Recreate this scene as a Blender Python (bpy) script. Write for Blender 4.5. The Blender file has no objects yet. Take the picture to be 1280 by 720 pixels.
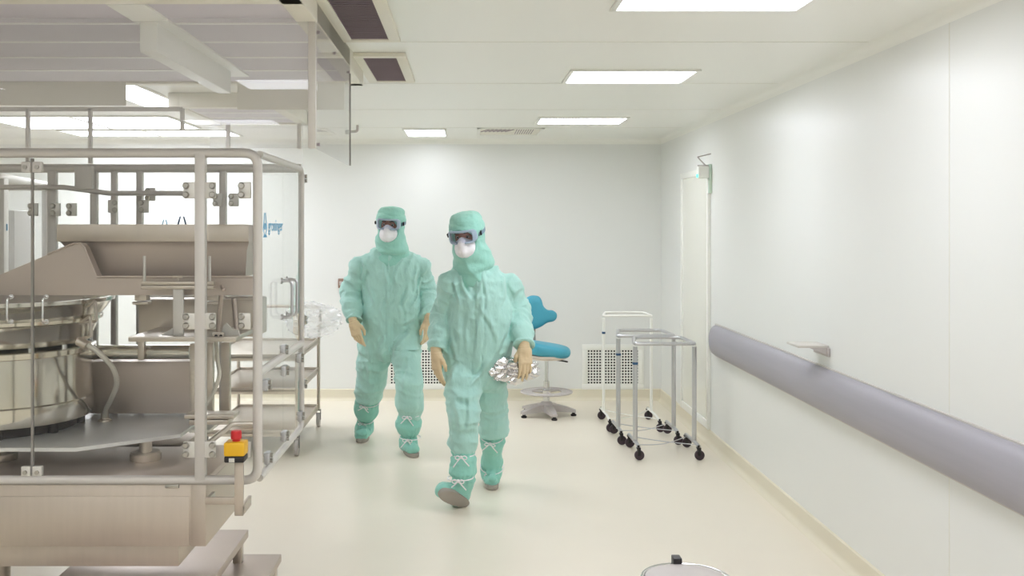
import bpy, bmesh, math, random
import numpy as np
from mathutils import Vector, Matrix

random.seed(7)
PI = math.pi
SC = bpy.context.scene
COL = SC.collection

# ------------------------------------------------------------------ camera
CAMH, FPX, VX, VY = 1.65, 1250.0, 583.0, 283.0
cam_d = bpy.data.cameras.new('camera')
cam = bpy.data.objects.new('camera', cam_d); COL.objects.link(cam)
cam.location = (0, 0, CAMH); cam.rotation_euler = (PI / 2, 0, 0)
cam_d.sensor_width = 36; cam_d.lens = FPX / 1280 * 36
cam_d.shift_x = (640 - VX) / 1280; cam_d.shift_y = -(360 - VY) / 1280
cam_d.clip_start = 0.05
SC.camera = cam

def P(px, py, d):
    """world point seen at photo pixel px,py at distance d"""
    return Vector(((px - VX) * d / FPX, d, CAMH - (py - VY) * d / FPX))

# ------------------------------------------------------------------ materials
def lin(c):
    if isinstance(c, str):
        c = c.lstrip('#'); c = [int(c[i:i + 2], 16) / 255 for i in (0, 2, 4)]
    return tuple((v / 12.92 if v <= .04045 else ((v + .055) / 1.055) ** 2.4) for v in c) + (1,)

def mat(name, col, rough=.5, metal=0, bump=0, bscale=60, var=0, vscale=4, stretch=None, bdist=.01, coat=0, sheen=0, emit=None, est=0, spec=.5, trans=0):
    m = bpy.data.materials.new(name); m.use_nodes = True
    nt = m.node_tree; b = nt.nodes['Principled BSDF']
    b.inputs['Base Color'].default_value = lin(col)
    b.inputs['Roughness'].default_value = rough
    b.inputs['Metallic'].default_value = metal
    b.inputs['Specular IOR Level'].default_value = spec
    b.inputs['Coat Weight'].default_value = coat
    b.inputs['Sheen Weight'].default_value = sheen
    if trans: b.inputs['Transmission Weight'].default_value = trans
    if emit:
        b.inputs['Emission Color'].default_value = lin(emit); b.inputs['Emission Strength'].default_value = est
    tc = nt.nodes.new('ShaderNodeTexCoord')
    mp = nt.nodes.new('ShaderNodeMapping'); nt.links.new(tc.outputs['Object'], mp.inputs['Vector'])
    if stretch: mp.inputs['Scale'].default_value = stretch
    if bump:
        n = nt.nodes.new('ShaderNodeTexNoise'); n.inputs['Scale'].default_value = bscale; n.inputs['Detail'].default_value = 4
        nt.links.new(mp.outputs['Vector'], n.inputs['Vector'])
        bp = nt.nodes.new('ShaderNodeBump'); bp.inputs['Strength'].default_value = bump; bp.inputs['Distance'].default_value = bdist
        nt.links.new(n.outputs['Fac'], bp.inputs['Height']); nt.links.new(bp.outputs['Normal'], b.inputs['Normal'])
    if var:
        n = nt.nodes.new('ShaderNodeTexNoise'); n.inputs['Scale'].default_value = vscale; n.inputs['Detail'].default_value = 5
        nt.links.new(mp.outputs['Vector'], n.inputs['Vector'])
        mx = nt.nodes.new('ShaderNodeMix'); mx.data_type = 'RGBA'
        nt.links.new(n.outputs['Fac'], mx.inputs['Factor'])
        c = lin(col)
        mx.inputs['A'].default_value = tuple(max(0, v * (1 - var)) for v in c[:3]) + (1,)
        mx.inputs['B'].default_value = tuple(min(1, v * (1 + var)) for v in c[:3]) + (1,)
        nt.links.new(mx.outputs['Result'], b.inputs['Base Color'])
    return m

def glass(name, tint=(1, 1, 1), film=0.0, filmcol=(.9, .9, .92), ior=1.45, rough=.0):
    m = bpy.data.materials.new(name); m.use_nodes = True
    nt = m.node_tree; nt.nodes.clear()
    out = nt.nodes.new('ShaderNodeOutputMaterial')
    tr = nt.nodes.new('ShaderNodeBsdfTransparent'); tr.inputs['Color'].default_value = tint + (1,)
    gl = nt.nodes.new('ShaderNodeBsdfGlossy'); gl.inputs['Roughness'].default_value = rough
    fr = nt.nodes.new('ShaderNodeFresnel'); fr.inputs['IOR'].default_value = ior
    mx = nt.nodes.new('ShaderNodeMixShader')
    geo = nt.nodes.new('ShaderNodeNewGeometry'); inv = nt.nodes.new('ShaderNodeMath'); inv.operation = 'SUBTRACT'; inv.inputs[0].default_value = 1
    mul = nt.nodes.new('ShaderNodeMath'); mul.operation = 'MULTIPLY'      # reflect on the outer face only: the pane does not refract
    nt.links.new(geo.outputs['Backfacing'], inv.inputs[1]); nt.links.new(inv.outputs[0], mul.inputs[0]); nt.links.new(fr.outputs[0], mul.inputs[1])
    nt.links.new(mul.outputs[0], mx.inputs[0]); nt.links.new(tr.outputs[0], mx.inputs[1]); nt.links.new(gl.outputs[0], mx.inputs[2])
    last = mx
    if film:
        df = nt.nodes.new('ShaderNodeBsdfDiffuse'); df.inputs['Color'].default_value = filmcol + (1,)
        tl = nt.nodes.new('ShaderNodeBsdfTranslucent'); tl.inputs['Color'].default_value = filmcol + (1,)
        h = nt.nodes.new('ShaderNodeMixShader'); h.inputs[0].default_value = .5
        nt.links.new(df.outputs[0], h.inputs[1]); nt.links.new(tl.outputs[0], h.inputs[2])
        m2 = nt.nodes.new('ShaderNodeMixShader'); m2.inputs[0].default_value = film
        nt.links.new(mx.outputs[0], m2.inputs[1]); nt.links.new(h.outputs[0], m2.inputs[2]); last = m2
    nt.links.new(last.outputs[0], out.inputs['Surface'])
    return m

def emitter(name, col, strength):
    m = bpy.data.materials.new(name); m.use_nodes = True
    nt = m.node_tree; nt.nodes.clear()
    out = nt.nodes.new('ShaderNodeOutputMaterial'); e = nt.nodes.new('ShaderNodeEmission')
    e.inputs['Color'].default_value = col + (1,); e.inputs['Strength'].default_value = strength
    nt.links.new(e.outputs[0], out.inputs['Surface']); return m

M = dict(
    wall=mat('wall_enamel', '#e4e5e2', .32, bump=.02, bscale=3, spec=.4),
    ceiling=mat('ceiling_enamel', '#f1f1eb', .3, bump=.02, bscale=3, spec=.45),
    floor=mat('floor_vinyl', '#e6dece', .3, bump=.012, bscale=5, var=.025, vscale=2.5, spec=.45),
    base=mat('baseboard_vinyl', '#dfd8c4', .4),
    seam=mat('seam_sealant', '#e6e5dc', .6),
    steel=mat('brushed_steel', '#cbc1b6', .34, .9, bump=.03, bscale=25, var=.1, vscale=6, stretch=(1, 1, 12)),
    steel_warm=mat('warm_steel', '#c2b4aa', .42, .65, bump=.02, bscale=20, var=.12, vscale=3),
    steel_sheet=mat('satin_sheet_steel', '#cabfb3', .42, .85, bump=.015, bscale=14, var=.07, vscale=3, stretch=(12, 1, 1)),
    steel_bright=mat('polished_steel', '#cfcac0', .14, 1, bump=.02, bscale=8),
    chrome=mat('chrome', '#dedede', .1, 1),
    alu=mat('anodised_aluminium', '#cfcac4', .4, .2, var=.05, vscale=8),
    tube=mat('satin_tube', '#cbcbce', .28, .9),
    plate=mat('clamp_plate', '#dad7d0', .4, .3),
    knob=mat('clamp_knob', '#b4b0a8', .3, .9),
    bumper=mat('bumper_vinyl_metal', '#a3a0a8', .5, .15, bump=.02, bscale=20, var=.1, vscale=4, stretch=(1, .25, 6)),
    filt=mat('filter_mesh', '#d8d3da', .7, 0, bump=.08, bscale=120, var=.06, vscale=2),
    louver=mat('grille_louver', '#a0939a', .5, .0),
    louver_back=mat('grille_backing', '#5c5256', .7),
    dark=mat('dark_void', '#191416', .7),
    black=mat('black_plastic', '#1d1a1c', .4),
    rubber=mat('caster_rubber', '#3a2c34', .5),
    greyrub=mat('grey_rubber', '#8d8883', .6),
    enamel=mat('white_enamel', '#eeeee8', .3),
    cream=mat('cream_enamel', '#e6e2d4', .4),
    cloth=mat('mint_polyester', '#abd6cd', .72, sheen=.25, bump=.9, bscale=11, bdist=.02, stretch=(1.3, 1.3, .6), var=.05, vscale=6, spec=.25),
    cloth2=mat('mint_hood_fabric', '#9bd3c5', .72, sheen=.25, bump=.8, bscale=16, bdist=.015, var=.06, vscale=8, spec=.25),
    boot=mat('mint_boot_fabric', '#92cfc1', .7, sheen=.2, bump=.8, bscale=15, bdist=.015, var=.06, vscale=8, spec=.25),
    sole=mat('boot_sole', '#a19a91', .7, bump=.1, bscale=80),
    tie=mat('white_cord', '#f1eef0', .6),
    latex=mat('latex_glove', '#dcc6a2', .5, bump=.12, bscale=70, var=.06, vscale=20, spec=.3),
    skin=mat('skin', '#a8705a', .5, bump=.05, bscale=90),
    hair=mat('eyebrow_hair', '#2a1c18', .8),
    eyew=mat('shaded_eye_white', '#b8a89c', .3),  # dulled: the shadow over the eyes is put into the colour
    mask=mat('white_respirator', '#efedf1', .7, bump=.06, bscale=60),
    gframe=mat('goggle_frame', '#9fb0c2', .3, spec=.5),
    glens=glass('goggle_lens', (.93, .94, .98), .02),
    strap=mat('goggle_strap', '#7f96a5', .6),
    clear=glass('clear_pane', (.985, .99, .985), .012),
    hazy=glass('curtain_pane', (.985, .985, .985), .12, (.95, .95, .97)),
    bagfilm=glass('clear_film', (.97, .97, .97), .26, (.97, .97, .97), 1.8, .06),
    doorpane=mat('door_panel_gloss', '#e6e6dc', .06, spec=.55),
    blue=mat('teal_blue_leather', '#4aa3ba', .42, bump=.05, bscale=120, spec=.45),
    lightgrey=mat('light_grey_plastic', '#bdb6b3', .4),
    shell=mat('beige_plastic', '#dccfc2', .5),
    yellow=mat('yellow_plastic', '#e6b21f', .4),
    red=mat('red_plastic', '#c92b2e', .35),
    foil=mat('aluminium_foil', '#dedcdc', .16, 1, bump=.5, bscale=40),
    logo=mat('blue_print', '#5aa3cc', .5),
    navy=mat('navy_print', '#33567a', .5),
    hose=mat('grey_hose', '#d2ccbf', .4, bump=.3, bscale=150),
    led=emitter('green_led', (.1, .9, .5), 3),
    lamp=emitter('lamp_diffuser', (.885, .91, .99), 19.5),
    lamp_soft=emitter('lamp_diffuser_dimmed', (.885, .91, .99), 12.5),
    green=mat('green_glass_edge', '#c3d6c6', .2),
)

# ------------------------------------------------------------------ mesh helpers
def nb(): return bmesh.new()

def box(bm, c, s, rot=None, bev=0.0):
    r = bmesh.ops.create_cube(bm, size=1)
    vs = r['verts']
    bmesh.ops.scale(bm, vec=s, verts=vs)
    if bev:
        es = list({e for v in vs for e in v.link_edges})
        rb = bmesh.ops.bevel(bm, geom=es, offset=bev, segments=2, affect='EDGES', profile=.5)
        vs = list({v for f in rb['faces'] for v in f.verts} | {v for v in vs if v.is_valid})
    mtx = Matrix.Translation(c)
    if rot is not None: mtx = mtx @ rot.to_4x4()
    bmesh.ops.transform(bm, matrix=mtx, verts=vs)

def bb(bm, lo, hi, bev=0.0):
    box(bm, [(a + b) / 2 for a, b in zip(lo, hi)], [abs(b - a) for a, b in zip(lo, hi)], None, bev)

def frame_of(d):
    d = Vector(d).normalized()
    a = Vector((0, 0, 1)) if abs(d.z) < .9 else Vector((1, 0, 0))
    u = d.cross(a).normalized(); return u, d.cross(u).normalized()

def tube(bm, pts, r, n=10, closed=False, caps=True):
    pts = [Vector(p) for p in pts]; N = len(pts)
    rs = r if isinstance(r, (list, tuple)) else [r] * N
    rings = []; pu = None
    for i, p in enumerate(pts):
        if closed: d = pts[(i + 1) % N] - pts[i - 1]
        else: d = pts[min(i + 1, N - 1)] - pts[max(i - 1, 0)]
        d.normalize()
        if pu is None: u, v = frame_of(d)
        else:
            u = pu - d * pu.dot(d)
            if u.length < 1e-5: u, v = frame_of(d)
            u.normalize(); v = d.cross(u)
        pu = u
        rings.append([bm.verts.new(p + (u * math.cos(2 * PI * k / n) + v * math.sin(2 * PI * k / n)) * rs[i]) for k in range(n)])
    for i in range(N if closed else N - 1):
        a, b = rings[i], rings[(i + 1) % N]
        for k in range(n): bm.faces.new((a[k], a[(k + 1) % n], b[(k + 1) % n], b[k]))
    if caps and not closed:
        bm.faces.new(rings[0][::-1]); bm.faces.new(rings[-1])

def arc_path(pts, rad=.03, seg=5):
    """polyline with rounded corners"""
    pts = [Vector(p) for p in pts]; out = [pts[0]]
    for a, b, c in zip(pts, pts[1:], pts[2:]):
        d1 = (a - b); d2 = (c - b)
        r = min(rad, d1.length * .49, d2.length * .49)
        p1 = b + d1.normalized() * r; p2 = b + d2.normalized() * r
        for k in range(seg + 1):
            t = k / seg; out.append(p1 * (1 - t) ** 2 + b * 2 * t * (1 - t) + p2 * t * t)
    out.append(pts[-1]); return out

def smooth_path(pts, n=8):
    pts = [Vector(p) for p in pts]; out = []
    q = [pts[0]] + pts + [pts[-1]]
    for i in range(1, len(q) - 2):
        p0, p1, p2, p3 = q[i - 1:i + 3]
        for k in range(n):
            t = k / n
            out.append(.5 * ((2 * p1) + (p2 - p0) * t + (2 * p0 - 5 * p1 + 4 * p2 - p3) * t * t + (3 * p1 - p0 - 3 * p2 + p3) * t ** 3))
    out.append(pts[-1]); return out

def cyl(bm, a, b, r, n=20, r2=None):
    tube(bm, [a, b], [r, r if r2 is None else r2], n)

def lathe(bm, prof, c, n=48, axis='z', close=False):
    """prof: list of (r, h)"""
    rings = []
    for r, h in prof:
        ring = []
        for k in range(n):
            a = 2 * PI * k / n; x, y = r * math.cos(a), r * math.sin(a)
            p = {'z': (x, y, h), 'x': (h, x, y), 'y': (y, h, x)}[axis]
            ring.append(bm.verts.new((c[0] + p[0], c[1] + p[1], c[2] + p[2])))
        rings.append(ring)
    m = len(rings)
    for i in range(m if close else m - 1):
        a, b = rings[i], rings[(i + 1) % m]
        for k in range(n): bm.faces.new((a[k], a[(k + 1) % n], b[(k + 1) % n], b[k]))
    if not close:
        bm.faces.new(rings[0][::-1]); bm.faces.new(rings[-1])

def prism(bm, poly, vec):
    """poly: list of 3-D points; extruded along vec"""
    vec = Vector(vec)
    a = [bm.verts.new(p) for p in poly]; b = [bm.verts.new(Vector(p) + vec) for p in poly]
    bm.faces.new(a[::-1]); bm.faces.new(b)
    n = len(a)
    for k in range(n): bm.faces.new((a[k], a[(k + 1) % n], b[(k + 1) % n], b[k]))

def loft(bm, rings, cap0=True, cap1=True):
    R = [[bm.verts.new(p) for p in r] for r in rings]; n = len(R[0])
    for a, b in zip(R, R[1:]):
        for k in range(n): bm.faces.new((a[k], a[(k + 1) % n], b[(k + 1) % n], b[k]))
    if cap0: bm.faces.new(R[0][::-1])
    if cap1: bm.faces.new(R[-1])

def sphere(bm, c, s, sub=2):
    r = bmesh.ops.create_icosphere(bm, subdivisions=sub, radius=1)
    if not isinstance(s, (tuple, list)): s = (s, s, s)
    bmesh.ops.transform(bm, matrix=Matrix.Translation(c) @ Matrix.Diagonal((*s, 1)), verts=r['verts'])

def link(name, me, m, parent=None, smooth=40):
    o = bpy.data.objects.new(name, me); COL.objects.link(o)
    if m is not None and not me.materials: me.materials.append(M[m] if isinstance(m, str) else m)
    if smooth:
        for p in me.polygons: p.use_smooth = True
        if smooth < 180: me.set_sharp_from_angle(angle=math.radians(smooth))
    if parent is not None:
        o.parent = parent
        if parent.parent is None: o.location = -Vector(parent.location)
    return o

def obj(name, bm, m, parent=None, smooth=40):
    bmesh.ops.recalc_face_normals(bm, faces=bm.faces[:])
    me = bpy.data.meshes.new(name); bm.to_mesh(me); bm.free()
    return link(name, me, m, parent, smooth)

def tag(o, label, cat, group=None):
    o['label'] = label; o['category'] = cat
    if group: o['group'] = group
    return o

def thing(name, label, cat, loc, group=None):
    o = bpy.data.objects.new(name, None); COL.objects.link(o); o.location = loc
    o.empty_display_size = .1
    return tag(o, label, cat, group)

def struct(name, bm, m, parent=None, smooth=40):
    o = obj(name, bm, m, parent, smooth)
    if parent is None: o['kind'] = 'structure'
    return o

def dup(root, delta, label):
    r = root.copy(); COL.objects.link(r); r.location = Vector(root.location) + Vector(delta); r['label'] = label
    for ch in list(root.children):
        c = ch.copy(); COL.objects.link(c); c.parent = r
        for g in list(ch.children):
            d = g.copy(); COL.objects.link(d); d.parent = c
    return r

# ------------------------------------------------------------------ signed-distance modelling (numpy surface nets)
_rng = np.random.default_rng(3)
_TAB = _rng.random((32, 32, 32)).astype(np.float32)
def vnoise(q):
    i = np.floor(q).astype(np.int64); f = q - i; f = f * f * (3 - 2 * f); i &= 31; j = (i + 1) & 31
    def T(a, b, c): return _TAB[a, b, c]
    x0, y0, z0 = i.T; x1, y1, z1 = j.T; fx, fy, fz = f.T
    a = T(x0, y0, z0) * (1 - fx) + T(x1, y0, z0) * fx; b = T(x0, y1, z0) * (1 - fx) + T(x1, y1, z0) * fx
    c = T(x0, y0, z1) * (1 - fx) + T(x1, y0, z1) * fx; d = T(x0, y1, z1) * (1 - fx) + T(x1, y1, z1) * fx
    return (a * (1 - fy) + b * fy) * (1 - fz) + (c * (1 - fy) + d * fy) * fz
def ridge(q):
    n = vnoise(q); return 1 - np.abs(2 * n - 1) * 2
def A3(v): return np.array(v, dtype=np.float64)
def capd(p, a, b, r1, r2):
    a, b = A3(a), A3(b); ba = b - a; pa = p - a
    t = np.clip(pa @ ba / (ba @ ba), 0, 1)
    return np.linalg.norm(pa - t[:, None] * ba, axis=1) - (r1 + (r2 - r1) * t)
def elld(p, c, r, R=None):
    q = p - A3(c)
    if R is not None: q = q @ R
    r = A3(r); k = np.linalg.norm(q / r, axis=1)
    return (k - 1) * r.min()
def boxd(q, h, r=0):
    d = np.abs(q) - (A3(h) - r)
    return np.linalg.norm(np.maximum(d, 0), axis=1) + np.minimum(d.max(axis=1), 0) - r
def smin(a, b, k):
    h = np.clip(.5 + .5 * (b - a) / k, 0, 1)
    return b * (1 - h) + a * h - k * h * (1 - h)
def smax(a, b, k): return -smin(-a, -b, k)

def nets(f, lo, hi, h):
    lo, hi = A3(lo), A3(hi)
    n = np.maximum(np.ceil((hi - lo) / h).astype(int) + 1, 3)
    ax = [lo[k] + h * np.arange(n[k]) for k in range(3)]
    G = np.stack(np.meshgrid(*ax, indexing='ij'), -1).reshape(-1, 3)
    F = np.empty(len(G))
    for s in range(0, len(G), 300000): F[s:s + 300000] = f(G[s:s + 300000])
    F = F.reshape(n); ins = F < 0
    C = {}
    cnt = np.zeros(n - 1, int)
    for a in (0, 1):
        for b in (0, 1):
            for c in (0, 1):
                sl = (slice(a, n[0] - 1 + a), slice(b, n[1] - 1 + b), slice(c, n[2] - 1 + c))
                C[a, b, c] = F[sl]; cnt += ins[sl]
    act = (cnt > 0) & (cnt < 8); idx = -np.ones(n - 1, int); ids = np.argwhere(act); idx[act] = np.arange(len(ids))
    acc = np.zeros((len(ids), 3)); w = np.zeros(len(ids))
    keys = list(C); V = {k: C[k][act] for k in keys}
    for k in keys:
        for axn in range(3):
            if k[axn] == 0:
                k2 = list(k); k2[axn] = 1; k2 = tuple(k2)
                x, y = V[k], V[k2]; m = (x < 0) != (y < 0)
                t = np.where(m, x / np.where(m, x - y, 1), 0)
                pos = np.zeros((len(ids), 3)) + A3(k); pos[:, axn] += t
                acc[m] += pos[m]; w[m] += 1
    verts = lo + (ids + acc / w[:, None]) * h
    faces = []
    for axn in range(3):
        o1, o2 = [(1, 2), (2, 0), (0, 1)][axn]
        s0 = [slice(1, n[k] - 1) for k in range(3)]; s0[axn] = slice(0, n[axn] - 1)
        s1 = list(s0); s1[axn] = slice(1, n[axn])
        a, b = ins[tuple(s0)], ins[tuple(s1)]
        e = np.argwhere(a != b); 
        if not len(e): continue
        flip = a[a != b]
        off = np.ones(3, int); off[axn] = 0; e = e + off
        def cell(d1, d2):
            q = e.copy(); q[:, o1] -= d1; q[:, o2] -= d2; return idx[tuple(q.T)]
        q = np.stack([cell(1, 1), cell(0, 1), cell(0, 0), cell(1, 0)], 1)
        q[~flip] = q[~flip][:, ::-1]; faces.append(q)
    return verts, np.concatenate(faces)

def sdf_obj(name, f, lo, hi, h, m, parent):
    v, q = nets(f, lo, hi, h)
    me = bpy.data.meshes.new(name); me.from_pydata(v.tolist(), [], q.tolist()); me.update()
    return link(name, me, m, parent, 180)

# ------------------------------------------------------------------ room
XL, XR, YF, YB, ZC = -5.5, 1.85, -1.6, 9.5, 2.48
b = nb(); bb(b, (XL - .1, YF - .1, -.1), (XR + .1, YB + .1, 0)); struct('floor', b, 'floor')
b = nb(); bb(b, (XL - .1, YF - .1, ZC), (XR + .1, YB + .1, ZC + .1)); struct('ceiling', b, 'ceiling')
b = nb(); bb(b, (XL - .1, YB, 0), (XR + .1, YB + .1, ZC)); struct('wall_back', b, 'wall')
b = nb(); bb(b, (XR, YF, 0), (XR + .1, YB, ZC)); struct('wall_right', b, 'wall')
b = nb(); bb(b, (XL - .1, YF, 0), (XL, YB, ZC)); struct('wall_left', b, 'wall')
b = nb(); bb(b, (XL, YF - .1, 0), (XR, YF, ZC)); struct('wall_front', b, 'wall')

def cove(name, p, along, length, inx, inz, r, m):
    """concave quarter-round strip in a corner"""
    bm = nb(); p = Vector(p); inx = Vector(inx); inz = Vector(inz)
    poly = [p] + [p + inx * (r - r * math.sin(t)) + inz * (r - r * math.cos(t)) for t in [PI / 2 * k / 8 for k in range(9)]]
    prism(bm, poly, Vector(along) * length); struct(name, bm, m)
cove('trim_1', (XR, YF, ZC), (0, 1, 0), YB - YF, (-1, 0, 0), (0, 0, -1), .05, 'ceiling')
cove('trim_2', (XL, YB, ZC), (1, 0, 0), XR - XL, (0, -1, 0), (0, 0, -1), .05, 'ceiling')
def skirting(name, p, along, length, inx):
    bm = nb(); p = Vector(p); inx = Vector(inx); z = Vector((0, 0, 1))
    poly = [p, p + inx * .045] + [p + inx * (.045 - .035 * math.sin(t)) + z * (.035 - .035 * math.cos(t)) for t in [PI / 2 * k / 6 for k in range(1, 7)]] + [p + inx * .01 + z * .1, p + inx * .003 + z * .108, p + z * .108]
    prism(bm, poly, Vector(along) * length); struct(name, bm, 'base')
skirting('baseboard_right', (XR, YF, 0), (0, 1, 0), YB - YF, (-1, 0, 0))
skirting('baseboard_back', (XL, YB, 0), (1, 0, 0), XR - XL, (0, -1, 0))
skirting('baseboard_left', (XL, YF, 0), (0, 1, 0), YB - YF, (1, 0, 0))
# panel joints
k = 3
for y in (1.9, 3.2, 4.5, 5.8, 7.1, 8.4):
    b = nb(); bb(b, (XL, y - .003, ZC - .0015), (XR, y + .003, ZC + .01)); struct('trim_%d' % k, b, 'seam'); k += 1
for y in (1.45, 3.83):
    b = nb(); bb(b, (XR - .0015, y - .002, .1), (XR + .01, y + .002, ZC - .05)); struct('trim_%d' % k, b, 'seam'); k += 1
for x in (-4.3, -3.1, -1.9, -.7, .5, 1.7):
    b = nb(); bb(b, (x - .0015, YB - .001, .1), (x + .0015, YB + .01, ZC - .05)); struct('trim_%d' % k, b, 'wall'); k += 1

# glossy door in the right wall
b = nb(); dy0, dy1, dz = 7.62, 8.5, 2.05
bb(b, (XR - .022, dy0 - .05, .11), (XR, dy0, dz + .05), .003); bb(b, (XR - .022, dy1, .11), (XR, dy1 + .05, dz + .05), .003)
bb(b, (XR - .022, dy0, dz), (XR, dy1, dz + .05), .003); bb(b, (XR - .022, dy0, .11), (XR, dy1, .17), .003)
dr = struct('door_1', b, 'enamel')
b = nb(); bb(b, (XR - .012, dy0, .17), (XR, dy1, dz)); obj('panel', b, 'doorpane', dr)

# ------------------------------------------------------------------ ceiling lights
def ceiling_light(x0, x1, y0, y1, label):
    t = thing('ceiling_light', label, 'light', ((x0 + x1) / 2, (y0 + y1) / 2, ZC), 'recessed ceiling light panels')
    b = nb(); w = .022
    bb(b, (x0 - w, y0 - w, ZC - .012), (x1 + w, y0, ZC), .003); bb(b, (x0 - w, y1, ZC - .012), (x1 + w, y1 + w, ZC), .003)
    bb(b, (x0 - w, y0, ZC - .012), (x0, y1, ZC), .003); bb(b, (x1, y0, ZC - .012), (x1 + w, y1, ZC), .003)
    obj('frame', b, 'enamel', t)
    b = nb(); bb(b, (x0, y0, ZC - .007), (x1, y1, ZC - .001)); obj('diffuser', b, 'lamp_soft' if (x1 < 0 and y0 > 5) else 'lamp', t)
    return t
CL = [(.57, 1.25, 3.4, 3.8, 'large bright ceiling light panel cut by the top edge, nearest on the right'),
      (.57, 1.22, 5.3, 5.72, 'middle of the three bright ceiling panels in the right-hand row'),
      (.57, 1.22, 7.6, 8.02, 'thin bright ceiling panel farthest back in the right-hand row'),
      (-.525, -.19, 8.5, 9.12, 'small square-looking bright ceiling panel above the two walking people'),
      (-3.67, -3.0, 7.5, 8.4, 'bright ceiling panel at far left, seen through the glass hood'),
      (-2.96, -2.25, 7.5, 8.4, 'bright ceiling panel second from left, seen through the glass hood'),
      (-3.5, -2.8, 8.6, 9.1, 'bright ceiling panel by the back wall, left of its twin'),
      (-2.76, -2.06, 8.6, 9.1, 'bright ceiling panel by the back wall behind the glass machine'),
      (-2.2, -1.93, 5.7, 6.9, 'narrow bright ceiling panel running away from the viewer behind the hood'),
      (.57, 1.22, 1.2, 1.62, 'added unseen ceiling light panel over the viewer on the right'),  # from here on: unseen panels, added to light the near end
      (-1.3, -.65, 1.2, 1.62, 'added unseen ceiling light panel over the viewer in front of the machine'),
      (.57, 1.22, -.9, -.48, 'added unseen ceiling light panel behind the viewer on the right'),
      (-2.2, -1.5, -.9, -.48, 'added unseen ceiling light panel behind the viewer on the left'),
      (-3.4, -2.75, 1.2, 1.62, 'added unseen ceiling light panel left of the viewer')]
for a in CL: ceiling_light(*a)

# ceiling grilles
def grille(x0, x1, y0, y1, label):
    t = thing('ceiling_vent', label, 'vent', ((x0 + x1) / 2, (y0 + y1) / 2, ZC), 'dark ceiling exhaust grilles')
    b = nb(); w = .05; z = ZC - .02
    bb(b, (x0 - w, y0 - w, z), (x1 + w, y0, ZC), .005); bb(b, (x0 - w, y1, z), (x1 + w, y1 + w, ZC), .005)
    bb(b, (x0 - w, y0, z), (x0, y1, ZC), .005); bb(b, (x1, y0, z), (x1 + w, y1, ZC), .005)
    obj('frame', b, 'cream', t)
    b = nb(); bb(b, (x0, y0, ZC - .004), (x1, y1, ZC - .001)); obj('backing', b, 'louver_back', t)
    n = int((y1 - y0) / .028)
    for s in [None]:
        b = nb()
        for i in range(n):
            box(b, ((x0 + x1) / 2, y0 + (i + .5) * (y1 - y0) / n, ZC - .011), (x1 - x0, .024, .003), Matrix.Rotation(math.radians(24), 3, 'X'))
        obj('louver', b, 'louver', t)
    return t
grille(-.5, -.34, 3.45, 4.36, 'dark louvred ceiling grille cut by the top edge right of the glass hood')
grille(-.5, -.34, 4.82, 5.6, 'shorter dark louvred ceiling grille, whole in view right of the glass hood')
grille(-1.2, -.95, 5.5, 6.1, 'dark louvred ceiling grille seen through the hood side curtain')

t = thing('air_diffuser', 'pale ceiling air diffuser with small slots near the back wall', 'vent', (.36, 8.7, ZC))
b = nb(); x0, x1, y0, y1 = .09, .66, 8.4, 9.0
bb(b, (x0, y0, ZC - .012), (x1, y0 + .03, ZC), .003); bb(b, (x0, y1 - .03, ZC - .012), (x1, y1, ZC), .003)
bb(b, (x0, y0, ZC - .012), (x0 + .03, y1, ZC), .003); bb(b, (x1 - .03, y0, ZC - .012), (x1, y1, ZC), .003)
obj('frame', b, 'enamel', t)
b = nb(); bb(b, (x0 + .03, y0 + .03, ZC - .006), (x1 - .03, y1 - .03, ZC - .001)); obj('plate', b, 'cream', t)
b = nb()
for i in range(7): box(b, (x0 + .07 + i * .035, y0 + .18, ZC - .008), (.01, .22, .006), Matrix.Rotation(.3, 3, 'Z'))
for i in range(8): box(b, (x0 + .34 + i * .02, y0 + .3, ZC - .0075), (.006, .4, .004))
obj('slot', b, 'louver', t)
t = thing('ceiling_nozzle', 'small grey nozzle under the ceiling right of the hood curtain', 'nozzle', P(447, 158, 8.2))
b = nb(); c = P(447, 158, 8.2); c.z = ZC - .05
tube(b, arc_path([c + Vector((0, 0, .05)), c, c + Vector((-.07, 0, -.005))], .02), .011, 10)
obj('pipe', b, 'lightgrey', t)
b = nb(); cyl(b, c + Vector((-.06, 0, -.004)), c + Vector((-.1, 0, -.008)), .018, 14); obj('tip', b, 'greyrub', t)

# ------------------------------------------------------------------ perforated vents low on the back wall
def wall_vent(px0, label):
    s = FPX / YB; x0 = (px0 - VX) / s; w, h, z0 = 64 / s, 43 / s, CAMH - (480 - VY) / s
    t = thing('wall_vent', label, 'vent', (x0 + w / 2, YB, z0), 'perforated low wall vents')
    b = nb(); f = .05; y = YB - .012
    bb(b, (x0 - f, y, z0 - f), (x0 + w + f, YB, z0), .003); bb(b, (x0 - f, y, z0 + h), (x0 + w + f, YB, z0 + h + f), .003)
    bb(b, (x0 - f, y, z0), (x0, YB, z0 + h), .003); bb(b, (x0 + w, y, z0), (x0 + w + f, YB, z0 + h), .003)
    obj('frame', b, 'enamel', t)
    b = nb(); bb(b, (x0, YB - .002, z0), (x0 + w, YB - .0005, z0 + h)); obj('backing', b, 'dark', t)
    b = nb(); nx, nz = 18, 12
    px_, pz_ = w / nx, h / nz
    for i in range(nx + 1): bb(b, (x0 + i * px_ - px_ * .2, YB - .007, z0), (x0 + i * px_ + px_ * .2, YB - .004, z0 + h))
    for i in range(nz + 1): bb(b, (x0, YB - .0072, z0 + i * pz_ - pz_ * .2), (x0 + w, YB - .0042, z0 + i * pz_ + pz_ * .2))
    obj('perforated_plate', b, 'enamel', t)
wall_vent(734, 'white perforated vent low on the back wall between stool and racks')
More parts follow.
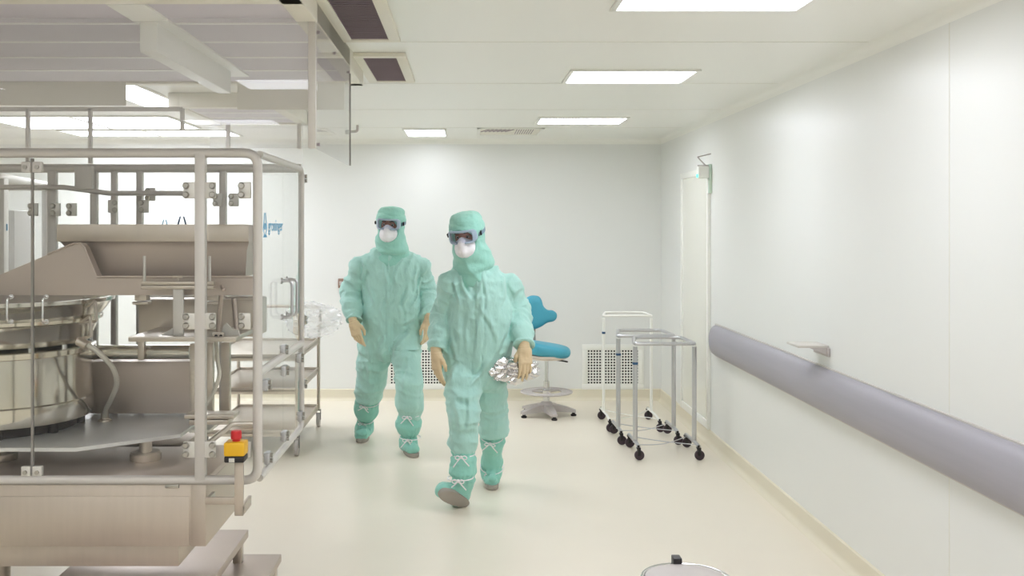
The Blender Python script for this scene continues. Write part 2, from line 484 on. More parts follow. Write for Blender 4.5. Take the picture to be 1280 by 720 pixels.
wall_vent(488, 'white perforated vent low on the back wall behind the two walking people')

# small bits on the walls
b = nb(); c = P(427, 354, YB)
bb(b, (c.x - .03, YB - .03, c.z - .045), (c.x + .02, YB, c.z + .045), .005)
t = thing('wall_switch', 'small brown switch box on the back wall beside the left person', 'switch', c); obj('housing', b, mat('brown_box', '#8c7060', .5), t)
b = nb(); bb(b, (c.x - .018, YB - .036, c.z - .02), (c.x + .008, YB - .03, c.z + .02), .003); obj('rocker', b, 'lightgrey', t)

d = 7.57
t = thing('alarm_light', 'small wall bracket box with green indicator high beside the glossy door', 'alarm', (XR, d, 2.05))
b = nb(); bb(b, (XR - .02, d - .04, 1.9), (XR, d + .04, 2.12), .004); obj('glass_plate', b, 'green', t)
b = nb(); bb(b, (XR - .1, d - .035, 2.015), (XR - .02, d + .035, 2.105), .006); obj('housing', b, 'enamel', t)
b = nb()
tube(b, [(XR, d, 2.2), (XR - .1, d, 2.175)], .005); tube(b, [(XR - .1, d, 2.175), (XR - .04, d, 2.11)], .005); tube(b, [(XR - .1, d, 2.11), (XR, d, 2.11)], .006)
obj('bracket', b, 'lightgrey', t)
b = nb(); bb(b, (XR - .105, d - .02, 2.02), (XR - .1, d + .02, 2.045)); obj('indicator', b, 'led', t)

# bumper rail on the right wall
t = thing('bumper_rail', 'long grey convex bumper rail along the right wall', 'rail', (XR, 7.42, .7))
b = nb(); rings = []
z0, z1, dep = .70, .925, .07
def bump_ring(y, k):
    zc, h = (z0 + z1) / 2, (z1 - z0) / 2
    return [(XR - dep * k * math.cos(a) ** .7 if abs(math.cos(a)) > 1e-6 else XR, y, zc + h * (.4 + .6 * k) * math.sin(a)) for a in [-PI / 2 + PI * i / 16 for i in range(17)]]
for y, kk in ((7.42, .02), (7.415, .5), (7.4, .8), (7.37, .95), (7.3, 1), (6, 1), (4.5, 1), (3, 1), (1.2, 1), (1.15, .5), (1.14, .02)):
    rings.append(bump_ring(y, kk))
loft(b, rings); obj('cover', b, 'bumper', t, 60)
b = nb(); bb(b, (XR - .012, 1.2, z0 - .008), (XR, 7.4, z0 + .006)); bb(b, (XR - .012, 1.2, z1 - .006), (XR, 7.4, z1 + .006)); obj('mount_strip', b, 'alu', t)

# small metal ledge
t = thing('wall_ledge', 'small grey metal ledge on the right wall above the bumper rail', 'shelf', (XR, 5.15, 1.02))
b = nb(); bb(b, (XR - .16, 5.1, 1.03), (XR, 5.28, 1.042), .003); obj('plate', b, 'alu', t)
b = nb(); bb(b, (XR - .012, 5.08, .985), (XR, 5.3, 1.03), .003); prism(b, [(XR - .1, 5.1, 1.03), (XR, 5.1, 1.03), (XR, 5.1, .99)], (0, .008, 0)); obj('bracket', b, 'lightgrey', t)
for y in (5.12, 5.26):
    b = nb(); cyl(b, (XR - .012, y, 1.005), (XR - .017, y, 1.005), .006, 10); obj('screw', b, 'chrome', t)

# ------------------------------------------------------------------ pedal bin at the bottom edge
bx_, by_, bz_ = .722, 3.28, .5
t = thing('pedal_bin', 'round steel pedal bin with pale lid at the bottom edge', 'bin', (bx_, by_, 0))
b = nb(); lathe(b, [(.10, 0), (.143, .0), (.147, .012), (.145, .03), (.145, bz_ - .05), (.14, bz_ - .048)], (bx_, by_, 0)); obj('body', b, 'steel', t)
b = nb(); lathe(b, [(.02, bz_ - .012), (.134, bz_ - .012), (.134, bz_ - .002), (.1, bz_ + .006), (.05, bz_ + .01), (.004, bz_ + .011)], (bx_, by_, 0)); obj('lid', b, 'lightgrey', t)
b = nb(); lathe(b, [(.134 + .008 + .008 * math.cos(a), bz_ - .008 + .008 * math.sin(a)) for a in [2 * PI * i / 10 for i in range(10)]], (bx_, by_, 0), close=True)
lathe(b, [(.14, bz_ - .05), (.146, bz_ - .05), (.146, bz_ - .012), (.14, bz_ - .012)], (bx_, by_, 0), close=True); obj('rim', b, 'chrome', t)
b = nb(); bb(b, (bx_ - .017, by_ + .12, bz_ - .03), (bx_ + .012, by_ + .165, bz_ + .02), .003); obj('hinge', b, 'black', t)
b = nb(); bb(b, (bx_ - .05, by_ - .2, .01), (bx_ + .05, by_ - .13, .022), .004); obj('pedal', b, 'black', t)

# ------------------------------------------------------------------ bag-holder racks
def caster(bm_w, bm_f, x, y, r=.028, top=.085, turned=False):
    pr = [(.008, -.012), (r, -.012), (r + .002, -.006), (r + .002, .006), (r, .012), (.008, .012)]
    if turned:
        lathe(bm_w, pr, (x + .006, y, r + .002), 20, 'y')
        for sy in (-.016, .016): bb(bm_f, (x - .008, y + sy - .002, r), (x + .014, y + sy + .002, top - .005), .001)
        bb(bm_f, (x - .014, y - .018, top - .01), (x + .014, y + .018, top), .001); cyl(bm_f, (x, y, top - .002), (x, y, top + .015), .008, 10); return
    lathe(bm_w, pr, (x, y, r + .002), 20, 'x')
    bb(bm_f, (x - .018, y - .012, r), (x - .014, y + .02, top - .005), .001); bb(bm_f, (x + .014, y - .012, r), (x + .018, y + .02, top - .005), .001)
    bb(bm_f, (x - .018, y - .005, top - .01), (x + .018, y + .025, top), .001)
    cyl(bm_f, (x, y + .012, top - .002), (x, y + .012, top + .015), .008, 10)

def rack(name, x0, x1, yf, yr, yp, ztop, loop, label, m, group, rt=.0135):
    t = thing(name, label, 'rack', ((x0 + x1) / 2, (yf + yr) / 2, 0), group)
    zf = .095
    for x in (x0, x1):
        b = nb(); tube(b, [(x, yp, zf), (x, yp, ztop - .02)], rt * 1.25, 12); obj('post', b, m, t)
        b = nb(); tube(b, arc_path([(x, yf, zf), (x, (yf + yp) / 2, zf + .01), (x, yr, zf)], .05), rt, 12); obj('foot_bar', b, m, t)
        for y in (yf, yr):
            b = nb(); w = nb(); caster(w, b, x, y, .033, .09, True)
            cs = obj('caster', b, 'black', t); obj('wheel', w, 'rubber', cs)
    b = nb()
    pts = [(x0, yp, ztop - .02), (x0, yp, ztop), (x1, yp, ztop), (x1 + .005, yp + .03, ztop), (x1 - .01, yp + loop, ztop), (x0 + .06, yp + loop, ztop), (x0, yp + .03, ztop)]
    ring = []
    P0 = [Vector(p) for p in pts[1:]]
    n = len(P0)
    for i in range(n):
        a, c, e = P0[i - 1], P0[i], P0[(i + 1) % n]
        d1, d2 = a - c, e - c; r = min(.06 if i in (3, 4) else .02, d1.length * .45, d2.length * .45)
        p1, p2 = c + d1.normalized() * r, c + d2.normalized() * r
        for q in range(5):
            u = q / 4; ring.append(p1 * (1 - u) ** 2 + c * 2 * u * (1 - u) + p2 * u * u)
    tube(b, ring, rt, 12, closed=True)
    obj('top_loop', b, m, t)
    b = nb()
    tube(b, smooth_path([(x0, yf + .06, zf), ((x0 + x1) / 2, (yf + yr) / 2 - .02, zf - .02), (x1, yr - .06, zf)]), .0035, 8)
    tube(b, smooth_path([(x0, yr - .06, zf), ((x0 + x1) / 2, (yf + yr) / 2 + .03, zf - .012), (x1, yf + .06, zf)]), .0035, 8)
    obj('cross_wire', b, m, t)
    b = nb(); bb(b, (x0 - rt * 1.35, yp - .019, ztop - .15), (x0 + rt * 1.35, yp + .019, ztop - .132), .003); obj('clip', b, 'navy', t)
    return t
g = 'wheeled bag-holder racks by the door'
r1 = rack('bag_rack', 1.215, 1.64, 7.06, 7.47, 7.2, .805, .42, 'grey tubular bag rack on casters, nearest of the racks by the door', 'tube', g)
dup(r1, (-.05, .47, .005), 'grey tubular bag rack on casters, standing behind the nearest grey one')
rack('bag_rack', 1.15, 1.55, 8.02, 8.55, 8.38, .9, .35, 'taller white tubular bag rack behind both grey racks', 'enamel', g, .0095)

# ------------------------------------------------------------------ blue laboratory stool
cx, cy = .70, 8.74
t = thing('lab_stool', 'blue upholstered laboratory stool with grey foot ring by the back wall', 'stool', (cx, cy, 0))
b = nb()
for i in range(5):
    a = math.radians(-90 + 12 + 72 * i); dx, dy = math.cos(a), math.sin(a)
    rr = []
    for s_, w, zt, th in ((0, .05, .1, .07), (.1, .042, .095, .055), (.2, .035, .07, .035), (.255, .026, .052, .022)):
        c = Vector((cx + dx * s_, cy + dy * s_, 0)); n = Vector((-dy, dx, 0))
        rr.append([c + n * w + Vector((0, 0, zt - th)), c + n * w * .8 + Vector((0, 0, zt)), c - n * w * .8 + Vector((0, 0, zt)), c - n * w + Vector((0, 0, zt - th))])
    loft(b, rr)
lathe(b, [(.02, .03), (.065, .035), (.065, .1), (.04, .12), (.02, .125)], (cx, cy, 0), 24)
obj('base', b, 'lightgrey', t, 50)
for i in range(5):
    a = math.radians(-90 + 12 + 72 * i); c = (cx + math.cos(a) * .235, cy + math.sin(a) * .235, 0)
    b = nb(); lathe(b, [(.005, 0), (.024, 0), (.026, .012), (.014, .02), (.012, .035), (.003, .036)], c, 16); obj('glide', b, 'black', t)
b = nb(); cyl(b, (cx, cy, .1), (cx, cy, .3), .026); cyl(b, (cx, cy, .3), (cx, cy, .52), .017); lathe(b, [(.02, .19), (.036, .195), (.036, .225), (.02, .23)], (cx, cy, 0), 20, close=True); lathe(b, [(.02, .155), (.03, .16), (.03, .13), (.02, .13)], (cx, cy, 0), 20, close=True); obj('column', b, 'chrome', t)
b = nb(); zr = .205; rr_ = [(.218 + .011 * math.cos(a), zr + .008 * math.sin(a)) for a in [2 * PI * i / 10 for i in range(10)]]
lathe(b, rr_, (cx, cy, 0), 48, close=True)
lathe(b, [(.13, zr - .004), (.205, zr - .004), (.205, zr + .004), (.13, zr + .004)], (cx, cy, 0), 48, close=True)
for i in range(3):
    a = math.radians(40 + 120 * i); tube(b, [(cx, cy, zr), (cx + .21 * math.cos(a), cy + .21 * math.sin(a), zr)], .009, 8)
obj('foot_ring', b, 'lightgrey', t)
def seat_f(p):
    q = p - A3((cx + .015, cy, .575))
    q = np.stack([q[:, 0], q[:, 1], q[:, 2] - .25 * q[:, 0] ** 2 + .12 * q[:, 0]], 1)
    d = boxd(q, (.2, .19, .055), .05)
    dd = np.linalg.norm((q[:, :2] - A3((0, 0))) / A3((.21, .2)), axis=1) - 1
    d = smax(d, dd * .19, .03)
    return smax(d, elld(q, (-.06, 0, -.02), (.29, .26, .088)), .02)
sdf_obj('seat', seat_f, (cx - .25, cy - .25, .45), (cx + .28, cy + .25, .7), .012, 'blue', t)
b = nb(); lathe(b, [(.03, .488), (.15, .494), (.178, .512), (.178, .53), (.03, .54)], (cx + .012, cy, 0), 36); obj('seat_shell', b, 'shell', t)
bk = [(659, 374), (666, 371), (675, 372), (679, 377), (681, 384), (686, 389), (693, 390), (698, 394), (698, 400), (694, 404), (686, 406), (678, 411), (669, 414), (661, 411), (656, 402), (656, 388)]
b = nb(); yb_ = cy + .17
def bring(sc, y):
    pts = [P(x, yy, cy) for x, yy in bk]; c = sum(pts, Vector()) / len(pts)
    return [Vector((c.x + (p.x - c.x) * sc, y + .25 * (p.x - c.x) ** 2, c.z + (p.z - c.z) * sc)) for p in smooth_path(pts + [pts[0]], 4)[:-1]]
loft(b, [bring(.6, yb_ - .035), bring(.86, yb_ - .03), bring(.97, yb_ - .014), bring(1, yb_), bring(.97, yb_ + .014), bring(.86, yb_ + .028), bring(.6, yb_ + .03)])
obj('backrest', b, 'blue', t, 180)
b = nb(); tube(b, smooth_path([P(669, 404, cy) + Vector((0, .2, 0)), P(668, 420, cy) + Vector((0, .2, 0)), (cx - .08, cy + .17, .53), (cx, cy + .05, .5)]), [.03, .03, .03, .03, .03, .026, .024, .024, .022, .022, .022, .022, .022, .022, .022, .022, .022, .022, .022, .022, .022, .022, .022, .022, .022][:25], 12)
obj('back_stem', b, 'greyrub', t)
b = nb(); tube(b, [(cx, cy, .495), (cx + .12, cy - .1, .49), (cx + .17, cy - .14, .485)], .007, 8); obj('lever', b, 'black', t)

# ------------------------------------------------------------------ steel trolley behind the machine
x0, x1, y0, y1 = -1.88, -1.22, 7.2, 8.25
t = thing('steel_trolley', 'three-shelf steel trolley on casters behind the glass machine', 'trolley', ((x0 + x1) / 2, (y0 + y1) / 2, 0))
for x in (x0, x1):
    for y in (y0, y1):
        b = nb(); tube(b, [(x, y, .14), (x, y, .72)], .014, 10); obj('post', b, 'steel', t)
        b = nb(); w = nb(); caster(w, b, x, y, .055, .14); cs = obj('caster', b, 'greyrub', t); obj('wheel', w, 'lightgrey', cs)
for z in (.155, .46, .70):
    b = nb(); bb(b, (x0, y0, z), (x1, y1, z + .012), .003)
    for xa, xb, ya, yb in ((x0, x0 + .012, y0, y1), (x1 - .012, x1, y0, y1), (x0, x1, y0, y0 + .012), (x0, x1, y1 - .012, y1)): bb(b, (xa, ya, z - .02), (xb, yb, z + .03), .003)
    obj('shelf', b, 'steel', t)
b = nb(); tube(b, arc_path([(x1, y1, .7), (x1 + .02, y1, .98), (x1 - .12, y1 + .02, .99), (x0 + .12, y1 + .02, .99), (x0, y1, .98), (x0, y1, .7)], .05), .013, 10); obj('handle', b, 'steel', t)

def crumple(c, s, amp, fr, seed, sub=4):
    bm = nb(); r = bmesh.ops.create_icosphere(bm, subdivisions=sub, radius=1)
    n = np.array([v.co[:] for v in bm.verts]); o = A3((seed * 3.1, seed * 1.7, seed))
    k = 1 + amp * ridge(n * fr + o) + amp * .6 * ridge(n * fr * 2.3 + o) + amp * .4 * (vnoise(n * fr * 5 + o) - .5)
    j = amp * .6 * np.stack([vnoise(n * fr * 3 + o + 11 * i) - .5 for i in range(3)], 1)
    for v, kk, jj in zip(bm.verts, k, j): v.co = Vector((v.co * float(kk) + Vector(jj)) * Vector(s)) + Vector(c)
    return bm
c = Vector((-1.23, 8.0, .905))
t = tag(obj('plastic_bag', crumple(c, (.19, .2, .115), .22, 2.6, 5), 'bagfilm', None, 12), 'crumpled clear plastic bag on top of the steel trolley', 'bag')

# ------------------------------------------------------------------ ceiling hood over the machine
def hood(label, xr, xl, y0, y1, zu, with_beam, zpost):
    t = thing('flow_hood', label, 'hood', ((xr + xl) / 2, (y0 + y1) / 2, ZC))
    f = .075
    b = nb()
    bb(b, (xr - f, y0, zu - .012), (xr, y1, ZC), .004); bb(b, (xl, y0, zu - .012), (xl + f, y1, ZC), .004)
    bb(b, (xl, y0, zu - .012), (xr, y0 + f, ZC), .004); bb(b, (xl, y1 - f, zu - .012), (xr, y1, ZC), .004)
    obj('frame', b, 'cream', t)
    n = max(2, round((y1 - y0 - 2 * f) / .36)); st = (y1 - y0 - 2 * f) / n
    for i in range(n):
        b = nb(); bb(b, (xl + f, y0 + f + i * st + .004, zu), (xr - f, y0 + f + (i + 1) * st - .004, zu + .02)); obj('filter_panel', b, 'filt', t)
    b = nb()
    for i in range(1, n): bb(b, (xl + f, y0 + f + i * st - .012, zu - .0025), (xr - f, y0 + f + i * st + .012, zu + .01), .001)
    obj('divider', b, 'enamel', t)
    return t
HX, HY0, HY1, ZU = -.54, 3.25, 5.25, 2.4
H = hood('clean-air ceiling hood with dark filter panels over the glass machine', HX, -4.2, HY0, HY1, ZU, True, 1.93)
b = nb(); bb(b, (-1.19, 3.64, 2.285), (-1.125, 4.78, ZU), .004); bb(b, (-1.205, 3.34, 2.39), (-1.075, 4.95, ZU), .002); obj('light_beam', b, 'enamel', H)
b = nb(); bb(b, (HX - .006, 3.62, 1.932), (HX, 4.64, ZC - .01)); cp = obj('side_curtain', b, 'hazy', H)
for y, z in ((3.66, 2.36), (4.1, 2.36), (4.6, 2.36), (3.66, 1.95)):
    b = nb(); cyl(b, (HX + .004, y, z), (HX - .01, y, z), .006, 8); obj('bolt', b, 'louver', cp)
b = nb(); bb(b, (HX - .03, 3.6, 1.932), (HX - .004, 3.63, ZC - .01), .002); obj('curtain_post', b, 'alu', H)
b = nb(); bb(b, (HX - .005, 4.64, 1.932), (HX + .003, 4.652, 2.36), .001); obj('edge_strip', b, 'greyrub', H)
b = nb(); bb(b, (-4.2, 3.6, 1.932), (HX - .03, 3.606, ZU)); obj('front_curtain', b, 'hazy', H)
b = nb(); bb(b, (-4.2, 4.755, 2.225), (-1.62, 4.765, 2.338), .003); bb(b, (-1.09, 4.755, 2.205), (HX - .04, 4.765, 2.338), .003); obj('rear_board', b, 'cream', H)
for px, in ((228,), (113,), (35,)):
    x = (px - VX) * 4.79 / FPX
    b = nb(); bb(b, (x - .009, 4.78, 2.11 if px > 200 else 1.95), (x + .009, 4.8, 2.215), .002); obj('hanger_rod', b, 'alu', H)
b = nb(); bb(b, (-4.2, 4.78, 2.2), (-1.36, 4.792, 2.222), .002); obj('rear_rail', b, 'alu', H)

H2 = hood('second ceiling hood with dark filter panels farther back left', -1.15, -1.85, 6.2, 7.3, ZU, False, 1.93)
for px in (374, 285):
    x = (px - VX) * 7.2 / FPX
    b = nb(); bb(b, (x - .014, 7.19, 2.21), (x + .014, 7.22, ZU), .003); obj('hanger_rod', b, 'alu', H2)
b = nb(); bb(b, (-1.85, 7.21, 2.02), (-1.18, 7.216, 2.38)); obj('rear_curtain', b, 'hazy', H2)

# ------------------------------------------------------------------ filling machine inside its glass enclosure
MX, MY0, MY1 = -.768, 3.68, 4.65       # right side plane, front plane, rear plane
ZT, ZB, ZM = 1.92, .717, 1.107
XLm = -2.7
Mc = thing('filling_machine', 'steel filling machine inside a clear glass enclosure at the left', 'machine', (-1.7, 4.1, 0))
def mo(name, bm, m, parent=None, smooth=40): return obj(name, bm, m, Mc if parent is None else parent, smooth)
R_ = .0175
b = nb(); tube(b, arc_path([(XLm, MY0, ZT), (MX, MY0, ZT), (MX, MY0, ZB), (XLm, MY0, ZB)], .05), R_, 12); mo('front_frame', b, 'alu')
b = nb(); tube(b, arc_path([(MX, MY0 + .03, ZT - .003), (MX, MY1, ZT - .003), (MX, MY1, ZB), (MX, MY0 + .03, ZB)], .05), R_ * .82, 12); mo('side_frame', b, 'alu')
b = nb(); tube(b, [(MX, MY0, ZM), (MX, MY1, ZM)], R_ * .9, 12); mo('side_rail', b, 'alu')
xp = (251 - VX) * MY0 / FPX
b = nb(); bb(b, (xp - .019, MY0 - .018, ZB), (xp + .019, MY0 + .018, ZT), .004); mo('front_post', b, 'alu')
b = nb(); tube(b, [(XLm, MY1, ZT), (MX, MY1, ZT)], .02, 12); mo('rear_rail', b, 'alu')
for px, w in ((279, .016), (175, .014), (143, .013), (66, .02), (118, .016)):
    x = (px - VX) * MY1 / FPX
    b = nb(); bb(b, (x - w, MY1 - .015, .75), (x + w, MY1 + .015, ZT), .003); mo('rear_post', b, 'alu')
b = nb(); tube(b, [(XLm, MY1 - .05, 1.83), (-1.85, MY1 - .05, 1.83), (-1.62, MY1 - .12, 1.80), (-1.2, MY1 - .12, 1.80)], .012, 10); mo('rear_bar', b, 'alu')
# front and side panes
xs = (40 - VX) * MY0 / FPX
ps = []
for xa, xb in ((XLm, xs - .002), (xs + .002, xp - .02), (xp + .02, MX - .02)):
    b = nb(); bb(b, (xa, MY0 + .002, ZB + .02), (xb, MY0 + .008, ZT - .02)); ps.append(mo('front_pane', b, 'clear', None, 0))
b = nb(); bb(b, (xs - .004, MY0 - .001, ZB + .02), (xs + .004, MY0 + .01, ZT - .02)); obj('edge_seal', b, 'greyrub', ps[0])
def dhandle(bm, p, q, out, r=.006):
    p, q, out = Vector(p), Vector(q), Vector(out); tube(bm, arc_path([p, p + out, q + out, q], .02), r, 10)
    for c in (p, q): cyl(bm, c, c + out * .12, r * 2.1, 12)
for px, pn in ((14, ps[0]), (58, ps[1])):
    x = (px - VX) * MY0 / FPX; s = FPX / MY0
    b = nb(); dhandle(b, (x, MY0 + .002, CAMH - (371 - VY) / s), (x, MY0 + .002, CAMH - (402 - VY) / s), (0, -.035, 0), .0045); obj('handle', b, 'chrome', pn)
ysp = 4.19
for ya, yb, za, zb in ((MY0 + .02, ysp - .002, ZM + .02, ZT - .02), (ysp + .002, MY1 - .02, ZM + .02, ZT - .02), (MY0 + .02, ysp - .002, ZB + .02, ZM - .02), (ysp + .002, MY1 - .02, ZB + .02, ZM - .02)):
    b = nb(); bb(b, (MX - .003, ya, za), (MX + .003, yb, zb)); p = mo('side_pane', b, 'clear', None, 0)
    if za > 1:
        y = ysp - .06 if ya < 4 else ysp + .06
        b = nb(); dhandle(b, (MX + .003, y, 1.425), (MX + .003, y, 1.275), (.045, 0, 0), .006); obj('handle', b, 'tube', p)
b = nb(); bb(b, (XLm, MY1 - .003, ZB + .3), (MX - .02, MY1 + .003, ZT - .02)); mo('rear_pane', b, 'clear', None, 0)
# small clamps on the side
for px, py in ((378, 223), (378, 400), (378, 480), (354, 437), (355, 463), (332, 481), (374, 447), (375, 520), (355, 545), (334, 572)):
    sd = (VX - px) / -MX; y = FPX / sd; z = CAMH - (py - VY) / sd
    b = nb(); bb(b, (MX - .01, y - .025, z - .022), (MX + .012, y + .025, z + .022), .004)
    cl = mo('clamp', b, 'tube')
    b = nb(); cyl(b, (MX + .012, y, z + .01), (MX + .022, y, z + .01), .009, 12); cyl(b, (MX + .012, y, z - .011), (MX + .022, y, z - .011), .009, 12); obj('knob', b, 'knob', cl)
# clamp plates with two round knobs on the front
s0 = FPX / MY0
def fclamp(px, py, side, y=MY0, nm='clamp'):
    s = FPX / y; x = (px - VX) / s; z = CAMH - (py - VY) / s
    b = nb(); bb(b, (x - .011 if side < 0 else x - .034, y - .016, z - .03), (x + .034 if side < 0 else x + .011, y - .004, z + .03), .004); cl = mo(nm, b, 'plate')
    for dz in (.0165, -.0165):
        b = nb(); lathe(b, [(.002, -.029), (.0085, -.029), (.011, -.026), (.012, -.018), (.012, -.014)], (x, y, z + dz), 18, 'y'); obj('knob', b, 'knob', cl)
for py in (238, 401, 561):
    fclamp(234, py, -1); fclamp(267, py, 1); fclamp(303, py, -1)
# hinge pieces at the pane joint
for py, h in ((209, .02), (590, .022)):
    z = CAMH - (py - VY) / s0
    for sx in (-1, 1):
        b = nb(); bb(b, (xs + sx * .003, MY0 - .008, z - h), (xs + sx * .038, MY0 + .014, z + h), .004); cl = mo('pane_hinge', b, 'plate' if py > 400 else 'alu')
        b = nb(); cyl(b, (xs + sx * .022, MY0 - .008, z), (xs + sx * .022, MY0 - .014, z), .008, 12); obj('knob', b, 'knob', cl)
# brackets on the rear posts
for px, py in ((68, 262), (88, 262), (145, 258), (178, 258), (270, 250), (290, 250), (40, 262), (186, 243)):
    fclamp(px, py, 1 if px % 2 else -1, MY1 - .01, 'rear_bracket')
x = (106 - VX) * 4.55 / FPX
b = nb(); bb(b, (x - .04, 4.53, 1.82), (x + .04, 4.56, 1.925), .004); mo('sensor_box', b, 'alu')

# machine body
XB = -.956
b = nb(); bb(b, (XLm, 3.68, .474), (XB, 4.24, .70), .004); mo('body', b, 'steel_sheet')
b = nb(); bb(b, (XLm, 3.676, .474), ((238 - VX) / s0 - .003, 3.681, .657), .001); bb(b, ((238 - VX) / s0 + .003, 3.676, .474), (XB - .002, 3.681, .70), .001); mo('front_cover', b, 'steel_sheet')
b = nb(); bb(b, (XLm, 3.72, .385), (-1.07, 4.2, .474), .003); mo('plinth', b, 'steel_sheet')
for x in (-2.5, -1.9):
    for y in (3.85, 4.1):
        b = nb(); cyl(b, (x, y, .03), (x, y, .39), .03); lathe(b, [(.05, 0), (.05, .02), (.02, .03)], (x, y, 0), 20); mo('foot', b, 'steel')
b = nb(); bb(b, (XLm, 3.7, .70), (XB, 4.24, .724), .004); bb(b, (XLm, 4.2, .70), (-1.2, 4.63, .724), .004); mo('deck', b, 'steel_warm')
b = nb(); bb(b, ((207 - VX) / s0, 3.67, .688), ((224 - VX) / s0, 3.69, .702), .003); mo('latch', b, 'knob')
# raised plate with pedestals
zp = .815
poly = [(XLm, 3.77), (-1.47, 3.77), (-1.15, 4.02), (-1.15, 4.3), (-1.27, 4.56), (XLm, 4.56)]
b = nb(); prism(b, [(x, y, zp - .014) for x, y in poly], (0, 0, .014)); mo('raised_plate', b, mat('sheen_toned_steel', '#dcdad8', .33, .4, bump=.015, bscale=10, var=.06))  # pale colour carries the reflection of the bright back wall
for px, d in ((182, 3.97), (2, 3.97)):
    x = (px - VX) * d / FPX
    b = nb(); lathe(b, [(.02, .724), (.058, .724), (.06, .728), (.06, .752), (.054, .758), (.024, .758), (.024, zp - .014)], (x, d, 0), 32); mo('pedestal', b, 'steel')
# bowl feeder
bx, by = -1.95, 4.2
b = nb(); lathe(b, [(.05, zp), (.3, zp), (.3, .86), (.05, .86)], (bx, by, 0), 48); mo('drum_gap_shade', b, 'dark')  # dark cylinder standing in for the shade in the gap under the drum
b = nb(); lathe(b, [(.3, .86), (.358, .86), (.362, .87), (.366, .89), (.366, .935), (.358, .94), (.358, 1.125), (.37, 1.13), (.372, 1.15), (.36, 1.155)], (bx, by, 0), 72)
drum = mo('drum', b, 'steel_bright')
b = nb()
for a in range(0, 360, 40):
    c = (bx + .31 * math.cos(math.radians(a + 12)), by + .31 * math.sin(math.radians(a + 12)), 0)
    cyl(b, (c[0], c[1], zp), (c[0], c[1], .89), .02, 12)
obj('foot', b, 'dark', drum)
b = nb()
for a in range(0, 360, 24):
    a = math.radians(a); cyl(b, (bx + .345 * math.cos(a), by + .345 * math.sin(a), 1.15), (bx + .345 * math.cos(a), by + .345 * math.sin(a), 1.17), .012, 10)
obj('bolt', b, 'chrome', drum)
b = nb(); lathe(b, [(.30, 1.155), (.345, 1.17), (.385, 1.255), (.40, 1.262), (.402, 1.275), (.395, 1.28), (.435, 1.335), (.448, 1.34), (.448, 1.355), (.43, 1.355), (.38, 1.27), (.32, 1.19), (.05, 1.2), (.02, 1.22)], (bx, by, 0), 72)
bowl = mo('bowl', b, 'steel_bright')
b = nb()
for z, a in ((1.32, -.35), (1.26, -.42)):
    c = Vector((bx + .43 * math.cos(a), by + .43 * math.sin(a), z)); tube(b, arc_path([c, c + Vector((.05, -.02, .03)), c + Vector((.06, -.03, -.05)), c + Vector((0, -.02, -.06))], .01), .006, 8)
obj('bracket', b, 'steel', bowl)
b = nb(); tube(b, smooth_path([P(100, 428, 4.0), P(113, 433, 3.99), P(128, 445, 4.0), P(141, 460, 4.03), P(146, 479, 4.1), P(139, 499, 4.2), P(132, 513, 4.27), (-1.553, 4.295, zp + .002)], 6), .0105, 12)
hs = mo('hose', b, 'hose')
b = nb(); lathe(b, [(.028, 0), (.028, .006), (.017, .01), (.017, .035)], (-1.553, 4.295, zp), 20); cyl(b, P(98, 426, 4.0), P(110, 432, 3.99), .019, 12); obj('fitting', b, 'steel', hs)
# hopper with chute
hy0, hy1 = 4.02, 4.26; s = FPX / hy0
def X4(px, d=hy0): return (px - VX) * d / FPX
def Z4(py, d=hy0): return CAMH - (py - VY) * d / FPX
def rect(x0, x1, y0, y1, z): return [Vector((x0, y0, z)), Vector((x1, y0, z)), Vector((x1, y1, z)), Vector((x0, y1, z))]
b = nb(); hx0, hx1 = X4(72), -.875
loft(b, [rect(hx0 + .17, hx1 - .02, hy0 + .03, hy1 - .05, Z4(346)), rect(hx0 + .035, hx1 - .01, hy0 + .012, hy1 - .02, Z4(312)), rect(hx0 + .01, hx1, hy0 + .006, hy1, Z4(303)), rect(hx0, hx1, hy0, hy1, Z4(301)), rect(hx0, hx1, hy0, hy1, Z4(281)), rect(hx0 + .012, hx1 - .012, hy0 + .012, hy1 - .012, Z4(281)), rect(hx0 + .02, hx1 - .02, hy0 + .02, hy1 - .02, Z4(302)), rect(hx0 + .19, hx1 - .05, hy0 + .06, hy1 - .09, Z4(344))])
hop = mo('hopper', b, 'steel_warm')
b = nb(); bb(b, (hx0 - .002, hy0 - .006, Z4(302)), (hx1, hy0 - .001, Z4(280.5)), .002); obj('rim_band', b, 'steel_sheet', hop)
d = 3.94
cp = [(-190, 420), (-20, 352), (60, 318), (82, 309), (94, 304), (101, 304), (106, 309), (122, 346), (318, 346), (318, 369), (30, 369), (-190, 369)]
cp = [(-190, 400), (-20, 352), (60, 318), (82, 309), (94, 304), (101, 304), (106, 309), (122, 346), (318, 346), (318, 369), (-40, 369), (-190, 425)]
b = nb(); prism(b, [P(x, y, d) for x, y in cp], (0, .05, 0)); mo('chute', b, 'steel_warm')
b = nb(); tube(b, [P(x, y, d) + Vector((0, -.004, 0)) for x, y in ((60, 318), (82, 309), (94, 304), (101, 304), (106, 309), (122, 346), (318, 346))], .0045, 8); mo('chute_lip', b, 'steel_warm')
